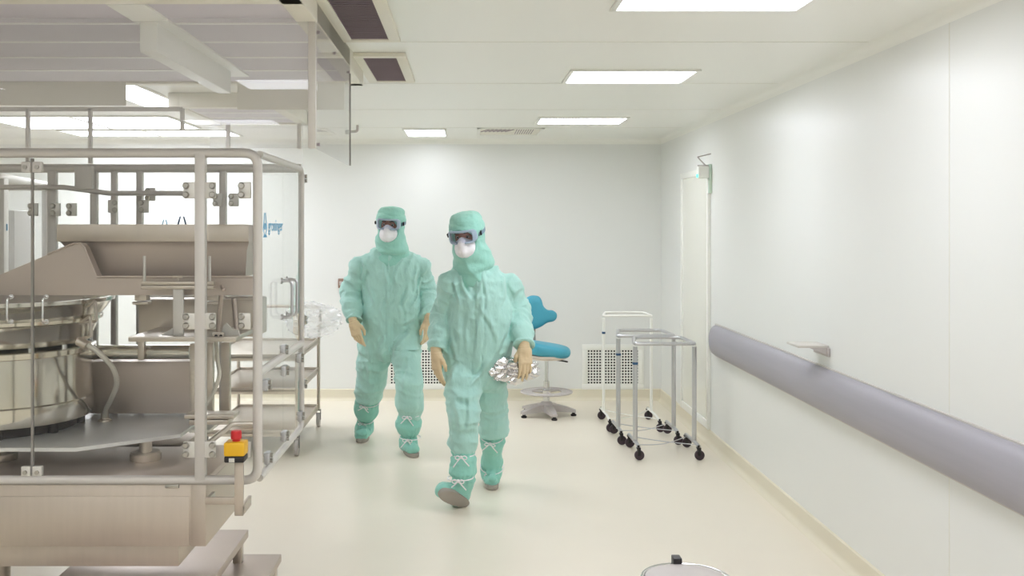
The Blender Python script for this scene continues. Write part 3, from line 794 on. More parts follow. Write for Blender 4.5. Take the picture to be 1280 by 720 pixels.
# fixture on the front of the chute
d = 3.86
def pbox(bm, xa, ya, xb, yb, d, dep, bev=.003):
    p, q = P(xa, ya, d), P(xb, yb, d); bb(bm, (p.x, d, q.z), (q.x, d + dep, p.z), bev)
b = nb(); pbox(b, 176, 352, 267, 356.3, d, .03); pbox(b, 176, 357, 267, 361.5, d, .03); fx = mo('fixture_bar', b, 'steel_sheet')
b = nb(); pbox(b, 216, 361, 229, 424, d + .01, .015); obj('fixture_plate', b, 'alu', fx)
b = nb()
for px in (180.5, 262): tube(b, [P(px, 320, d + .015), P(px, 353, d + .015)], .0055, 10)
obj('guide_rod', b, 'alu', fx)
b = nb(); tube(b, [P(222, 352, d + .015), P(222, 346, d + .015)], .005, 8); tube(b, [P(216, 346, d + .015), P(228, 346, d + .015)], .006, 8); obj('thumb_screw', b, 'steel', fx)
b = nb(); pbox(b, 173, 374, 322, 421, 4.22, .2, .006); mo('feeder_box', b, 'steel_sheet')
b = nb(); tube(b, [P(170, 369, 4.05), P(322, 369, 4.05)], .008, 10); tube(b, [P(282, 369, 4.0), P(322, 369, 4.0)], .013, 12); mo('guide_bar', b, 'chrome')
for px, py in ((176, 374), (265, 374)):
    b = nb(); pbox(b, px - 8, py - 6, px + 7, py + 2, 4.02, .05); pbox(b, px - 11, py + 3, px + 9, py + 7, 4.02, .05); mo('bar_clamp', b, 'steel')
b = nb(); tube(b, [P(278, 355, 3.95), P(272, 420, 4.0)], .009, 10); tube(b, [P(276, 356, 3.95), P(280, 362, 3.93)], .008, 8); mo('lever', b, 'steel_warm')
b = nb(); tube(b, [P(292, 372, 4.15), P(296, 415, 4.15)], .01, 10); mo('vertical_rod', b, 'steel_warm')
b = nb(); bb(b, (X4(160, 3.84), 3.84, 1.207), (-.885, 4.2, 1.226), .003); mo('mid_shelf', b, 'steel')
b = nb(); prism(b, [P(276, 421, 3.9), P(279, 407, 3.9), (P(283, 404, 3.9)), P(290, 411, 3.9), P(298, 413, 3.9), P(300, 421, 3.9)], (0, .01, 0)); mo('guide_plate', b, 'alu')
b = nb(); prism(b, [P(198, 421, 3.9), P(216, 410, 3.9), P(216, 421, 3.9)], (0, .01, 0)); mo('side_wedge', b, 'alu')
b = nb(); pbox(b, 265, 416, 279, 424, 3.86, .03); nbk = mo('sensor_block', b, 'steel')
b = nb(); cyl(b, P(270, 420, 3.862), P(270, 420, 3.855), .006, 10); cyl(b, P(276, 420, 3.862), P(276, 420, 3.855), .006, 10); obj('socket', b, 'dark', nbk)
b = nb(); tube(b, [P(110, 440, 4.35), P(238, 440, 4.35)], .032, 16); mo('roller', b, 'steel_bright')
b = nb(); pbox(b, 112, 452, 238, 517, 4.4, .12, .004); mo('rear_cabinet', b, 'steel_warm')
for xa, xb, ya, yb, dd in ((237, 245, 430, 524, 4.2), (258, 266, 428, 524, 4.25), (276, 287, 428, 520, 4.45), (172, 180, 420, 450, 4.3)):
    b = nb(); pbox(b, xa, ya, xb, yb, dd, .03, .003); mo('support_post', b, 'steel')
b = nb(); pbox(b, 230, 519, 292, 524, 4.02, .1); pbox(b, 236, 525, 285, 531, 4.02, .1); mo('slide_block', b, 'steel')
b = nb(); pbox(b, 236, 537, 262, 541, 4.05, .3); mo('end_plate', b, 'cream')
b = nb(); tube(b, smooth_path([P(270, 424, 4.1), P(272, 450, 4.1), P(274, 470, 4.1), P(266, 492, 4.1), P(258, 506, 4.1)], 6), .008, 10); mo('cable', b, 'hose')
b = nb(); tube(b, arc_path([P(258, 575, 4.2), P(258, 556, 4.2), P(290, 530, 4.35), P(318, 530, 4.4)], .02), .012, 10); mo('brace', b, 'steel')
# emergency stop on its bracket
d = 3.58
def Q(px, py): return P(px, py, d)
b = nb(); a, c = Q(293, 574), Q(304, 645); bb(b, (a.x, d, c.z), (c.x, d + .012, a.z), .002)
a, c = Q(255, 623), Q(300, 632); bb(b, (a.x, d + .012, c.z), (c.x, d + .022, a.z), .002)
a, c = Q(300, 632), Q(304, 645); bb(b, (a.x, d, c.z), (c.x, d + .14, a.z), .002)
es = mo('stop_bracket', b, 'steel_sheet')
b = nb(); bb(b, (Q(256, 0).x, d + .022, Q(0, 630).z), (Q(260, 0).x, 3.682, Q(0, 624).z)); obj('mount_bolt', b, 'knob', es)
b = nb(); a, c = Q(283.5, 550), Q(309, 567); bb(b, (a.x, d - .05, c.z), (c.x, d + .02, a.z), .006); eb = mo('emergency_stop', b, 'yellow')
b = nb(); a, c = Q(283.8, 567), Q(308.5, 575); bb(b, (a.x, d - .048, c.z), (c.x, d + .02, a.z), .005); obj('lower_housing', b, 'black', eb)
b = nb(); c = Q(296.5, 551); lathe(b, [(.014, 0), (.014, .008), (.019, .012), (.0195, .034), (.017, .04), (.003, .041)], (c.x, d - .015, c.z), 24); obj('stop_button', b, 'red', eb)
b = nb(); a, c = Q(290, 569), Q(297, 574); bb(b, (a.x, d - .0505, c.z), (c.x, d - .046, a.z), .001); obj('cable_gland', b, 'plate', eb)

# blue print: mark and lettering on the side pane, marks on the rear pane
def text_mesh(txt, size):
    cu = bpy.data.curves.new('lettering', 'FONT'); cu.body = txt; cu.size = size; cu.extrude = .0006; cu.resolution_u = 3
    to = bpy.data.objects.new('lettering', cu); COL.objects.link(to)
    bpy.context.view_layer.update()
    me = bpy.data.meshes.new_from_object(to.evaluated_get(bpy.context.evaluated_depsgraph_get()))
    bpy.data.objects.remove(to); return me
def mark(bm, o, u, w, nrm, h):
    """caliper-like emblem: two slanted bars over a ring and foot"""
    def pt(a, c): return Vector(o) + Vector(u) * (a * w) + Vector((0, 0, c * h))
    n = Vector(nrm) * .0012
    for sgn in (-1, 1):
        prism(bm, [pt(sgn * .12, 1), pt(sgn * .3, 1), pt(sgn * .95, .32), pt(sgn * .95, .22), pt(sgn * .72, .22)], n)
        prism(bm, [pt(sgn * .95, .22), pt(sgn * .75, .22), pt(sgn * .15, .02), pt(sgn * .3, .02)], n)
    prism(bm, [pt(.38 * math.cos(2 * PI * k / 20), .38 + .16 * math.sin(2 * PI * k / 20)) for k in range(20)], n)
    prism(bm, [pt(-.9, -.1), pt(.9, -.1), pt(.5, .02), pt(-.5, .02)], n)
me = text_mesh('groninger', .075)
w = max(v.co.x for v in me.vertices) - min(v.co.x for v in me.vertices)
k = (4.16 - 3.86) / w
me.transform(Matrix(((0, 0, 1, MX + .0035), (k, 0, 0, 3.86), (0, .9, 0, 1.632), (0, 0, 0, 1))))
link('lettering', me, 'logo', Mc, 0)
b = nb(); mark(b, (MX + .0035, 3.795, 1.617), (0, 1, 0), .038, (1, 0, 0), .085); mo('emblem', b, 'logo', None, 0)
s = FPX / (MY1 - .005)
for px, sc, m in ((227.5, 1, 'navy'), (206, .62, 'logo')):
    x = (px - VX) / s
    b = nb(); zt = CAMH - ((270.5 if sc == 1 else 274.5) - VY) / s
    mark(b, (x, MY1 - .005, zt - .11 * sc), (1, 0, 0), .036 * sc, (0, -1, 0), .11 * sc); mo('emblem', b, m, None, 0)
# step platform in front of the machine
t = thing('step_platform', 'low stainless step platform with two treads beside the machine', 'step', (-1.1, 4.1, 0))
for x0, x1, y0, y1, z in ((-1.6, -.985, 3.0, 4.52, .28), (-1.25, -.847, 3.0, 4.58, .15)):
    b = nb(); bb(b, (x0, y0, z - .035), (x1, y1, z), .003); tr = obj('tread', b, 'steel_warm', t)
for x, y, z in ((-1.55, 3.05, .25), (-1.55, 4.47, .25), (-1.02, 3.05, .25), (-1.02, 4.47, .25), (-.88, 3.05, .12), (-.88, 4.53, .12)):
    b = nb(); bb(b, (x - .02, y - .02, 0), (x + .02, y + .02, z), .002); obj('leg', b, 'steel', t)

# a further glazed machine behind, at the left edge
t = thing('glazed_cabinet', 'grey glazed cabinet standing far left behind the machine', 'cabinet', (-3.2, 6.3, 0))
X0, X1, Y0, Y1, ZC1 = -3.9, -2.72, 5.85, 6.5, 1.93
for x in (X0, X1):
    for y in (Y0, Y1):
        b = nb(); bb(b, (x - .03, y - .03, 0), (x + .03, y + .03, ZC1), .006); obj('post', b, 'alu', t)
b = nb(); tube(b, arc_path([(X0, Y0, ZC1), (X1, Y0, ZC1), (X1, Y1, ZC1 - .02), (X0, Y1, ZC1 - .02), (X0, Y0, ZC1)], .04), .03, 10); obj('top_frame', b, 'alu', t)
b = nb(); bb(b, (X0, Y0 + .02, 0), (X1, Y1, .8), .006); obj('body', b, 'steel_warm', t)
b = nb(); bb(b, (X0 + .03, Y0, .8), (X1 - .03, Y0 + .006, ZC1 - .03)); obj('front_pane', b, 'hazy', t, 0)
b = nb(); bb(b, (X1 - .003, Y0 + .03, .8), (X1 + .003, Y1 - .03, ZC1 - .03)); obj('side_pane', b, 'hazy', t, 0)
b = nb(); bb(b, (-3.6, 6.2, .8), (-2.8, 6.45, 1.75), .01); obj('control_panel', b, 'alu', t)
b = nb(); c = P(0, 284, Y0 - .01); bb(b, (c.x - .1, Y0 - .004, c.z - .02), (c.x + .04, Y0, c.z + .02)); obj('blue_strip', b, 'logo', t)

# ------------------------------------------------------------------ people
def rot_head(yaw, pitch, roll=0):
    return np.array((Matrix.Rotation(yaw, 3, 'Z') @ Matrix.Rotation(roll, 3, 'Y') @ Matrix.Rotation(pitch, 3, 'X')))   # local -> world (columns)

def folds(p, axis, fa, fr, amp, seed):
    """fold relief: noise stretched across a limb axis"""
    axis = A3(axis); axis = axis / np.linalg.norm(axis)
    u = p @ axis; q = p - u[:, None] * axis
    warp = vnoise(p * 7 + seed) * .06
    c = (u + warp)[:, None] * axis * fa + q * fr
    return amp * ridge(c + seed * 3.7)

def hand_mesh(name, wrist, L, N, S, curl, m, parent, thumb_in=.3, spread=1.0, sc=1.0):
    """glove: L down the fingers, N out of the palm, S towards the thumb"""
    L, N, S = (A3(Vector(v).normalized()) for v in (L, N, S))
    N = N - L * (N @ L); N /= np.linalg.norm(N); S2 = np.cross(L, N); S = S2 if S2 @ S > 0 else -S2
    w = A3(wrist)
    def pt(l, s, n=0): return w + sc * (L * l + S * s + N * n)
    roots = [(.030, .096, (.045, .027, .022), .0098), (.010, .1, (.05, .03, .024), .0102), (-.011, .097, (.046, .028, .023), .0098), (-.031, .088, (.036, .022, .02), .0086)]
    chains = []
    for i, (s_, l_, segs, r) in enumerate(roots):
        a = pt(l_ - .02, s_ * .95); b_ = pt(l_, s_); ch = [(a, b_, r * 1.15, r * 1.1)]
        ang = 0; p0 = b_; side = S * (s_ * .9 * spread)
        for j, sl in enumerate(segs):
            ang += (curl[i] if isinstance(curl, (list, tuple)) else curl) * (.8, 1.1, .8)[j]
            dr = L * math.cos(ang) + N * math.sin(ang) + side; dr = dr / np.linalg.norm(dr)
            p1 = p0 + dr * sl * sc; ch.append((p0, p1, r * (1.06 - .1 * j), r * (.98 - .12 * j))); p0 = p1
        chains.append(ch)
    t0, t1, t2, t3 = pt(.02, .024, .006), pt(.052, .05, .012), pt(.083, .058 - .01 * thumb_in, .012 + .03 * thumb_in), pt(.108, .056 - .03 * thumb_in, .014 + .05 * thumb_in)
    chains.append([(t0, t1, .016, .0135), (t1, t2, .0125, .011), (t2, t3, .0108, .0088)])
    R = np.stack([L, S, N], 1)
    def f(p):
        q = (p - w) @ R / sc
        d = boxd(q - A3((.056, -.001, 0)), (.05, .042 , .0155), .0145)
        d = smin(d, boxd(q - A3((.03, .012, .006)), (.03, .026, .016), .015), .015)
        d = smin(d * sc, capd(p, pt(-.085, 0), pt(.02, 0), .034 * sc, .03 * sc), .018)
        for ch in chains:
            dc = None
            for a, b_, r1, r2 in ch:
                x = capd(p, a, b_, r1 * sc, r2 * sc); dc = x if dc is None else smin(dc, x, .004)
            d = smin(d, dc, .006)
        cuff = (p - w) @ L
        wr = np.where((cuff < .01), .0022 * ridge((cuff * 95)[:, None] * np.ones(3) + p * 8), .0008 * ridge(p * 70))
        return np.maximum(d - wr, -(cuff + .05 * sc))
    pts = np.array([e for ch in chains for s_ in ch for e in s_[:2]] + [pt(-.09, 0), pt(0, .05), pt(0, -.05)])
    return sdf_obj(name, f, pts.min(0) - .045, pts.max(0) + .045, .0032, m, parent)

def boot(name, heel, fwd, up, ankle, shaft, sc, parent, seed, tie_at):
    """overshoe: sole pitched by fwd/up, gathered shaft up to shaft[-1]"""
    f_ = A3(Vector(fwd).normalized()); u_ = A3(up); u_ = u_ - f_ * (u_ @ f_); u_ /= np.linalg.norm(u_); r_ = np.cross(f_, u_)
    h = A3(heel); R = np.stack([f_, r_, u_], 1)
    def W(x, y, z): return h + (f_ * x + r_ * y + u_ * z) * sc
    ank = A3(ankle)
    def f(p):
        q = (p - h) @ R / sc
        qs = q * A3((1, .86, 1.0))
        d = capd(qs, (.055, 0, .062), (.215, 0, .052), .046, .038)
        d = smin(d, capd(qs, (.06, 0, .075), (.15, 0, .075), .046, .036), .03)
        d = np.maximum(d, -(q[:, 2] - .022)) * sc
        e = capd(p, W(.065, 0, .075), ank, .054 * sc, .052)
        d = smin(d, e, .03)
        prev = ank; pr = .052
        for c, r in shaft:
            d = smin(d, capd(p, prev, c, pr, r), .02); prev, pr = A3(c), r
        ax = A3(shaft[-1][0]) - ank; ax /= np.linalg.norm(ax)
        m = np.abs(d) < .04
        if m.any():
            pm = p[m]; d[m] -= folds(pm, ax, 15, 5, .007, seed) + .003 * ridge(pm * 40 + seed)
            # gathers at the ties
            for c in tie_at:
                x = (pm - A3(c)) @ ax; ang = np.arctan2((pm - A3(c)) @ np.cross(ax, (0, 1, 0.01)), (pm - A3(c)) @ A3((0, 1, 0)))
                d[m] += np.exp(-(x / .012) ** 2) * .011 + np.exp(-(x / .035) ** 2) * .004 * np.sin(ang * 13 + seed)
        top = A3(shaft[-1][0])
        return smax(d, (p - top) @ ax, .006)
    pts = np.array([A3(c) for c, _ in shaft] + [W(-.0, 0, 0), W(.27, 0, 0), W(.27, 0, .1), ank])
    o = sdf_obj(name, f, pts.min(0) - .1, pts.max(0) + .1, .0065, 'boot', parent)
    b = nb()
    out = []
    for k in range(36):
        a = 2 * PI * k / 36; cx_, sy_ = math.cos(a), math.sin(a)
        x = .135 + .128 * cx_; wd = .043 + .008 * max(0, cx_) - .004 * max(0, -cx_)
        out.append((x, wd * math.copysign(abs(sy_) ** .8, sy_)))
    ring = lambda z, k: [Vector(W(.135 + (x - .135) * k, y * k, z)) for x, y in out]
    loft(b, [ring(0, .95), ring(.004, 1), ring(.024, 1.02), ring(.03, .98)])
    obj('sole', b, 'sole', o, 50)
    return o

def tie(parent, c, axis, r, front, seed, label=None):
    """white drawstring with a bow"""
    rd = random.Random(seed)
    axis = Vector(axis).normalized(); c = Vector(c); fr = Vector(front); fr = (fr - axis * fr.dot(axis)).normalized(); sd = axis.cross(fr)
    b = nb(); k = c + fr * (r + .006)
    r += .008
    k = c + fr * (r + .006)
    tube(b, [c + (fr * math.cos(a) + sd * math.sin(a)) * (r + .001) for a in [2 * PI * i / 24 for i in range(24)]], .0035, 6, closed=True)
    sphere(b, k, .011)
    for s_ in (-1, 1):
        tube(b, smooth_path([k, k + sd * s_ * .022 + axis * .01 + fr * .012, k + sd * s_ * .034 - axis * .002 + fr * .01, k + sd * s_ * .022 - axis * .012 + fr * .008, k], 5), .0036, 6)
        l = rd.uniform(.03, .06)
        tube(b, smooth_path([k, k + sd * s_ * .02 - axis * .02 + fr * .008, k + sd * s_ * (.025 + l * .4) - axis * l + fr * .004], 5), .0036, 6)
    return obj('drawstring', b, 'tie', parent, 180)

def person(label, J, seed):
    """J: joints in world space"""
    pel = A3(J['pelvis']); root = Vector((pel[0], pel[1], 0))
    t = thing('person', label, 'person', root, 'people in mint clean-room suits')
    H = A3(J['head']); RH = rot_head(*J['yaw_pitch']); hs = J['hs']
    def hl(p): return ((p - H) @ RH) / hs
    def hw(q): return H + RH @ (A3(q) * hs)
    # ---- body (skin): one continuous surface under the clothes
    arms = J['arms']; legs = J['legs']; nk = A3(J['neck'])
    def face(q):
        d = elld(q, (0, 0, .01), (.076, .096, .112))
        d = smin(d, elld(q, (0, -.03, -.07), (.056, .062, .058)), .03)
        d = smin(d, capd(q, (0, -.088, .02), (0, -.108, -.022), .009, .015), .012)
        d = smin(d, capd(q, (-.035, -.083, .034), (.035, -.083, .034), .012, .012), .012)
        for s_ in (-1, 1):
            d = smax(d, -elld(q, (s_ * .032, -.1, .012), (.02, .016, .012)), .01)
            d = smin(d, elld(q, (s_ * .078, .005, -.005), (.01, .02, .03)), .006)
        d = smin(d, elld(q, (0, -.087, -.062), (.024, .012, .008)), .006)
        return d
    tor = J['torso']
    def body_f(p):
        d = face(hl(p)) * hs
        d = smin(d, capd(p, hw((0, .02, -.07)), nk, .052, .056), .02)
        d = smin(d, capd(p, nk, pel, .08, .1), .05)
        for sh, el, wr, r in arms:
            d = smin(d, capd(p, nk - A3((0, 0, .03)), sh, .06, .05), .04)
            d = smin(d, capd(p, sh, el, .042, .034), .02); d = smin(d, capd(p, el, wr, .034, .024), .02)
            w, L = A3(wr), (A3(wr) - A3(el)); L /= np.linalg.norm(L)
        for ch in legs:
            hp, kn, an = ch[:3]
            d = smin(d, capd(p, pel, hp, .08, .075), .04); d = smin(d, capd(p, hp, kn, .075, .05), .03); d = smin(d, capd(p, kn, an, .048, .034), .02)
        return d
    allp = np.array([H] + [A3(x) for a in arms for x in a[:3]] + [A3(x) for l in legs for x in l[:3]])
    body = sdf_obj('body', body_f, allp.min(0) - .14, allp.max(0) + .17, .0105, 'skin', t)
    # ---- coverall
    zs = A3([s_[0] for s_ in tor]); sx, sy, sa, sb = (A3([s_[i] for s_ in tor]) for i in (1, 2, 3, 4))
    def cover_f(p):
        z = p[:, 2]; o = np.argsort(zs)
        g = lambda v: np.interp(z, zs[o], v[o])
        a, b_ = g(sa), g(sb); k = np.sqrt(((p[:, 0] - g(sx)) / a) ** 2 + ((p[:, 1] - g(sy)) / b_) ** 2)
        d = (k - 1) * np.minimum(a, b_)
        d = smax(d, np.maximum(z - zs.max(), zs.min() - z), .03)
        best = d.copy(); ax = np.zeros_like(p); ax[:] = (1, 0, .25); ax[p[:, 0] > pel[0]] = (1, 0, -.25)
        fa = np.full(len(p), 12.0); amp = np.full(len(p), .015)
        def add(x, axis, f_, am):
            nonlocal best
            m = x < best - .002
            ax[m] = axis; fa[m] = f_; amp[m] = am; best = np.minimum(best, x)
        for sh, el, wr, r in arms:
            sh, el, wr = A3(sh), A3(el), A3(wr)
            top = nk + (sh - nk) * .14 + A3((0, 0, -.045))
            d = smin(d, capd(p, top, sh, .09, .064), .05)
            x = capd(p, sh, el, .063, r); d = smin(d, x, .04); add(x, el - sh, 11, .016)
            L = (wr - el) / np.linalg.norm(wr - el)
            e2 = wr - L * .07
            x = smin(capd(p, el, e2, r, r * .95), capd(p, e2, wr + L * .005, r * .95, .047), .02)
            x = smax(x, (p - wr - A3(L) * .022) @ L, .008); d = smin(d, x, .02); add(x, el - wr, 15, .016)
            d = smin(d, smax(np.abs(capd(p, wr - L * .02, wr + L * .04, .047, .046)) - .005, np.abs((p - wr - L * .014) @ L) - .02, .004), .006)
        for ch in legs:
            pts = ch[3]
            dl = None
            for (a0, r0), (a1, r1) in zip(pts, pts[1:]):
                x = capd(p, a0, a1, r0, r1); dl = x if dl is None else smin(dl, x, .02)
            e0, e1 = A3(pts[-2][0]), A3(pts[-1][0]); L = (e1 - e0) / np.linalg.norm(e1 - e0)
            dl = smax(dl, (p - e1) @ L, .008)
            d = smin(d, dl, .035)
            lower = p[:, 2] < A3(pts[1][0])[2] + .08
            m = (dl < best - .002) & lower; ax[m] = L; fa[m] = 11; amp[m] = .015
            m = (dl < best - .002) & ~lower; ax[m] = (1, 0, .5 if A3(pts[0][0])[0] < pel[0] else -.5); fa[m] = 9; amp[m] = .014; best = np.minimum(best, dl)
        m = np.abs(d) < .04
        if m.any():
            pm = p[m]; u = (pm * ax[m]).sum(1) / np.maximum(np.linalg.norm(ax[m], axis=1), 1e-6); an = ax[m] / np.linalg.norm(ax[m], axis=1)[:, None]
            q = pm - u[:, None] * an
            c = (u + vnoise(pm * 6 + seed) * .09)[:, None] * an * fa[m][:, None] + q * 3.6 + seed * 2.3
            n1 = ridge(c); n2 = ridge(c * 2.1 + 9)
            d[m] -= amp[m] * (.75 * np.sign(n1) * np.abs(n1) ** 1.3 + .5 * n2) + .003 * ridge(pm * 24 + seed)
            # long drape creases across the front
            for (xa, ya, xb, yb, wd, am) in J['creases']:
                ca, cb = A3(P(xa, ya, pel[1] - .06)), A3(P(xb, yb, pel[1] - .06))
                v = (cb - ca)[[0, 2]]; ln = np.linalg.norm(v); v = v / ln; w = pm[:, [0, 2]] - ca[[0, 2]]
                tt = (w @ v) / ln; s_ = w[:, 0] * v[1] - w[:, 1] * v[0]; s_ = s_ + .006 * np.sin(tt * 7 + xa)
                en = np.where((tt > 0) & (tt < 1), np.sin(np.clip(tt, 0, 1) * PI) ** .7, 0) * (pm[:, 1] < pel[1] - .01)
                d[m] -= am * en * (np.exp(-(s_ / wd) ** 2) - .75 * np.exp(-((s_ - wd * 1.7) / (wd * .8)) ** 2))
            # centre placket with its two stitched edges
            xc = np.interp(pm[:, 2], zs[o], sx[o]); fr = (pm[:, 1] < np.interp(pm[:, 2], zs[o], sy[o])) & (pm[:, 2] > zs.min() + .1)
            e = pm[:, 0] - xc - .004 * np.sin(pm[:, 2] * 11 + seed)
            d[m] -= np.where(fr, .0035 * (np.abs(e) < .026) - .004 * np.exp(-((np.abs(e) - .027) / .005) ** 2), 0)
        return d
    cp = np.array([A3(x) for a in arms for x in a[:3]] + [A3(c) for l in legs for c, _ in l[3]] + [nk])
    sdf_obj('coverall', cover_f, cp.min(0) - .19, cp.max(0) + .13, .0072, 'cloth', t)
    # ---- hood with its shoulder cape
    def hood_f(p):
        q = hl(p)
        d = elld(q, (0, .008, .022), (.1, .118, .118))
        capz = smax(elld(q, (0, .008, .03), (.108, .125, .15)), q[:, 2] - .135, .03)
        capz = smax(capz, -(q[:, 2] - .03), .02)
        d = smin(d, capz, .02)
        d = smin(d, elld(q, (0, .02, -.06), (.086, .098, .098)), .035)
        d = d * hs
        ck = nk + A3((0, -.015, .0))
        d = smin(d, capd(p, hw((0, -.01, -.11)), ck + A3((0, -.01, .03)), .088, .098), .03)
        d = smin(d, capd(p, ck + A3((0, -.01, .03)), nk + A3((0, .0, -.05)), .1, .128), .03)
        rl = np.sqrt((np.linalg.norm((p - ck)[:, :2] - A3((0, -.012)), axis=1) - .094) ** 2 + (p[:, 2] - ck[2] - .012 - .25 * (p[:, 1] - ck[1])) ** 2) - .022
        d = smin(d, rl, .02)
        m = np.abs(d) < .045
        if m.any():
            pm = p[m]; qm = q[m]
            low = np.clip((-.03 - qm[:, 2]) / .06, 0, 1)
            dia = folds(pm, J['cape_axis'], 13, 4, .017, seed + 4)
            d[m] -= dia * low + (1 - low) * (folds(pm, (0, .2, 1), 15, 9, .0045, seed + 1) + .002 * ridge(pm * 45))
            # seam of the cap crown
            d[m] += .0035 * np.exp(-((qm[:, 2] - .085 + .01 * np.sin(qm[:, 0] * 30)) / .006) ** 2) * (1 - low)
        op = elld(q, (0, -.15, -.03), (.098, .125, .088)) * hs
        d = smax(d, -op, .006)
        return d
    hp = np.array([hw((0, 0, .13)), nk])
    sdf_obj('hood', hood_f, hp.min(0) - .19, hp.max(0) + .15, .006, 'cloth2', t)
    # ---- face: eyes and brows on the head
    for s_ in (-1, 1):
        b = nb(); sphere(b, hw((s_ * .031, -.077, .010)), .0125 * hs, 2); obj('eye', b, 'eyew', body, 180)
        b = nb(); sphere(b, hw((s_ * .031, -.086, .009)), .0062 * hs, 2); obj('iris', b, 'hair', body, 180)
        b = nb(); tube(b, [hw((s_ * .014, -.096, .034)), hw((s_ * .032, -.096, .04)), hw((s_ * .05, -.084, .034))], [.003, .005, .003], 8); obj('eyebrow', b, 'hair', body, 180)
    # ---- respirator
    def mask_f(p):
        q = hl(p)
        d = elld(q, (0, -.062, -.065), (.068, .068, .072))
        d = smin(d, capd(q, (0, -.115, -.005), (0, -.132, -.075), .016, .022), .04)
        d = smax(d, q[:, 2] + .004 - .03 * np.exp(-(q[:, 0] / .022) ** 2), .008)
        d = smax(d, q[:, 1] + .028, .01)
        d = d - .0012 * ridge(q * 45 + seed) + .003 * np.exp(-(q[:, 0] / .004) ** 2) * (q[:, 2] < -.06)
        return d * hs
    sdf_obj('respirator', mask_f, hw((0, -.07, -.06)) - .12, hw((0, -.07, -.06)) + .12, .0042, 'mask', t)
    # ---- goggles
    def band(q, zz, e=0.0):
        return np.sqrt((q[:, 0] / .104) ** 2 + ((q[:, 1] - .004) / .126) ** 2) - 1
    def rr(q, hx, hz, r, c=.016):
        k = np.stack([np.abs(q[:, 0]) - hx + r, np.abs(q[:, 2] - c + .1 * np.minimum(np.abs(q[:, 0]), .03) * 0) - hz + r], 1)
        return np.linalg.norm(np.maximum(k, 0), axis=1) + np.minimum(k.max(1), 0) - r
    def gog(q):
        sh = band(q, 0) * .11 * .95 - .004
        nose = elld(q, (0, -.13, -.024), (.024, .05, .026))
        o = smax(np.abs(sh) - .011, rr(q, .089, .041, .025), .005)
        o = smax(o, -rr(q, .07, .029, .016), .004); o = smax(o, -nose, .006)
        return smax(o, q[:, 1] + .02, .004) * hs
    gg = sdf_obj('goggles', lambda p: gog(hl(p)), hw((0, -.06, .016)) - .135, hw((0, -.06, .016)) + .135, .0038, 'gframe', t)
    def lens(q):
        sh = band(q, 0) * .11 * .95 - .012
        return np.maximum(np.maximum(np.abs(sh) - .0022, rr(q, .072, .031, .016)), q[:, 1] + .02) * hs
    sdf_obj('lens', lambda p: lens(hl(p)), hw((0, -.09, .016)) - .1, hw((0, -.09, .016)) + .1, .0026, 'glens', gg)
    b = nb()
    ring = [hw((.1075 * math.cos(a), .008 + .13 * math.sin(a), .02 + .012 * math.sin(a))) for a in [math.radians(-28 + i * 236 / 30) for i in range(31)]]
    for zo in (-.009, -.003, .003, .009): tube(b, [Vector(r) + Vector(RH @ A3((0, 0, zo))) * hs for r in ring], .0042 * hs, 6)
    obj('strap', b, 'strap', gg, 180)
    for s_ in (-1, 1):
        b = nb(); c = hw((s_ * .1035, -.036, .02)); mt = Matrix(RH.tolist()) @ Matrix.Rotation(s_ * .35, 3, 'Z') @ Matrix.Rotation(.25, 3, 'X')
        box(b, c, (.01, .034, .024), mt, .003)
        obj('strap_clip', b, 'black', gg)
    # ---- gloves
    for (sh, el, wr, r), hd in zip(arms, J['hands']):
        g = hand_mesh('glove', wr + (Vector(wr) - Vector(el)).normalized() * .056, hd['L'], hd['N'], hd['S'], hd['curl'], 'latex', t, hd.get('thumb', .3), hd.get('spread', 1), hd.get('sc', 1))
    # ---- overshoes
    for i, (ch, bt) in enumerate(zip(legs, J['boots'])):
        o = boot('overshoe', bt['heel'], bt['fwd'], bt['up'], ch[2], bt['shaft'], bt['sc'], t, seed + i * 5, bt['ties'])
        ax = A3(bt['shaft'][-1][0]) - A3(ch[2])
        for k, (c, r) in enumerate(zip(bt['ties'], bt['tie_r'])): tie(o, c, ax, r, (-.15, -1, 0), seed * 10 + i * 3 + k)
    return t

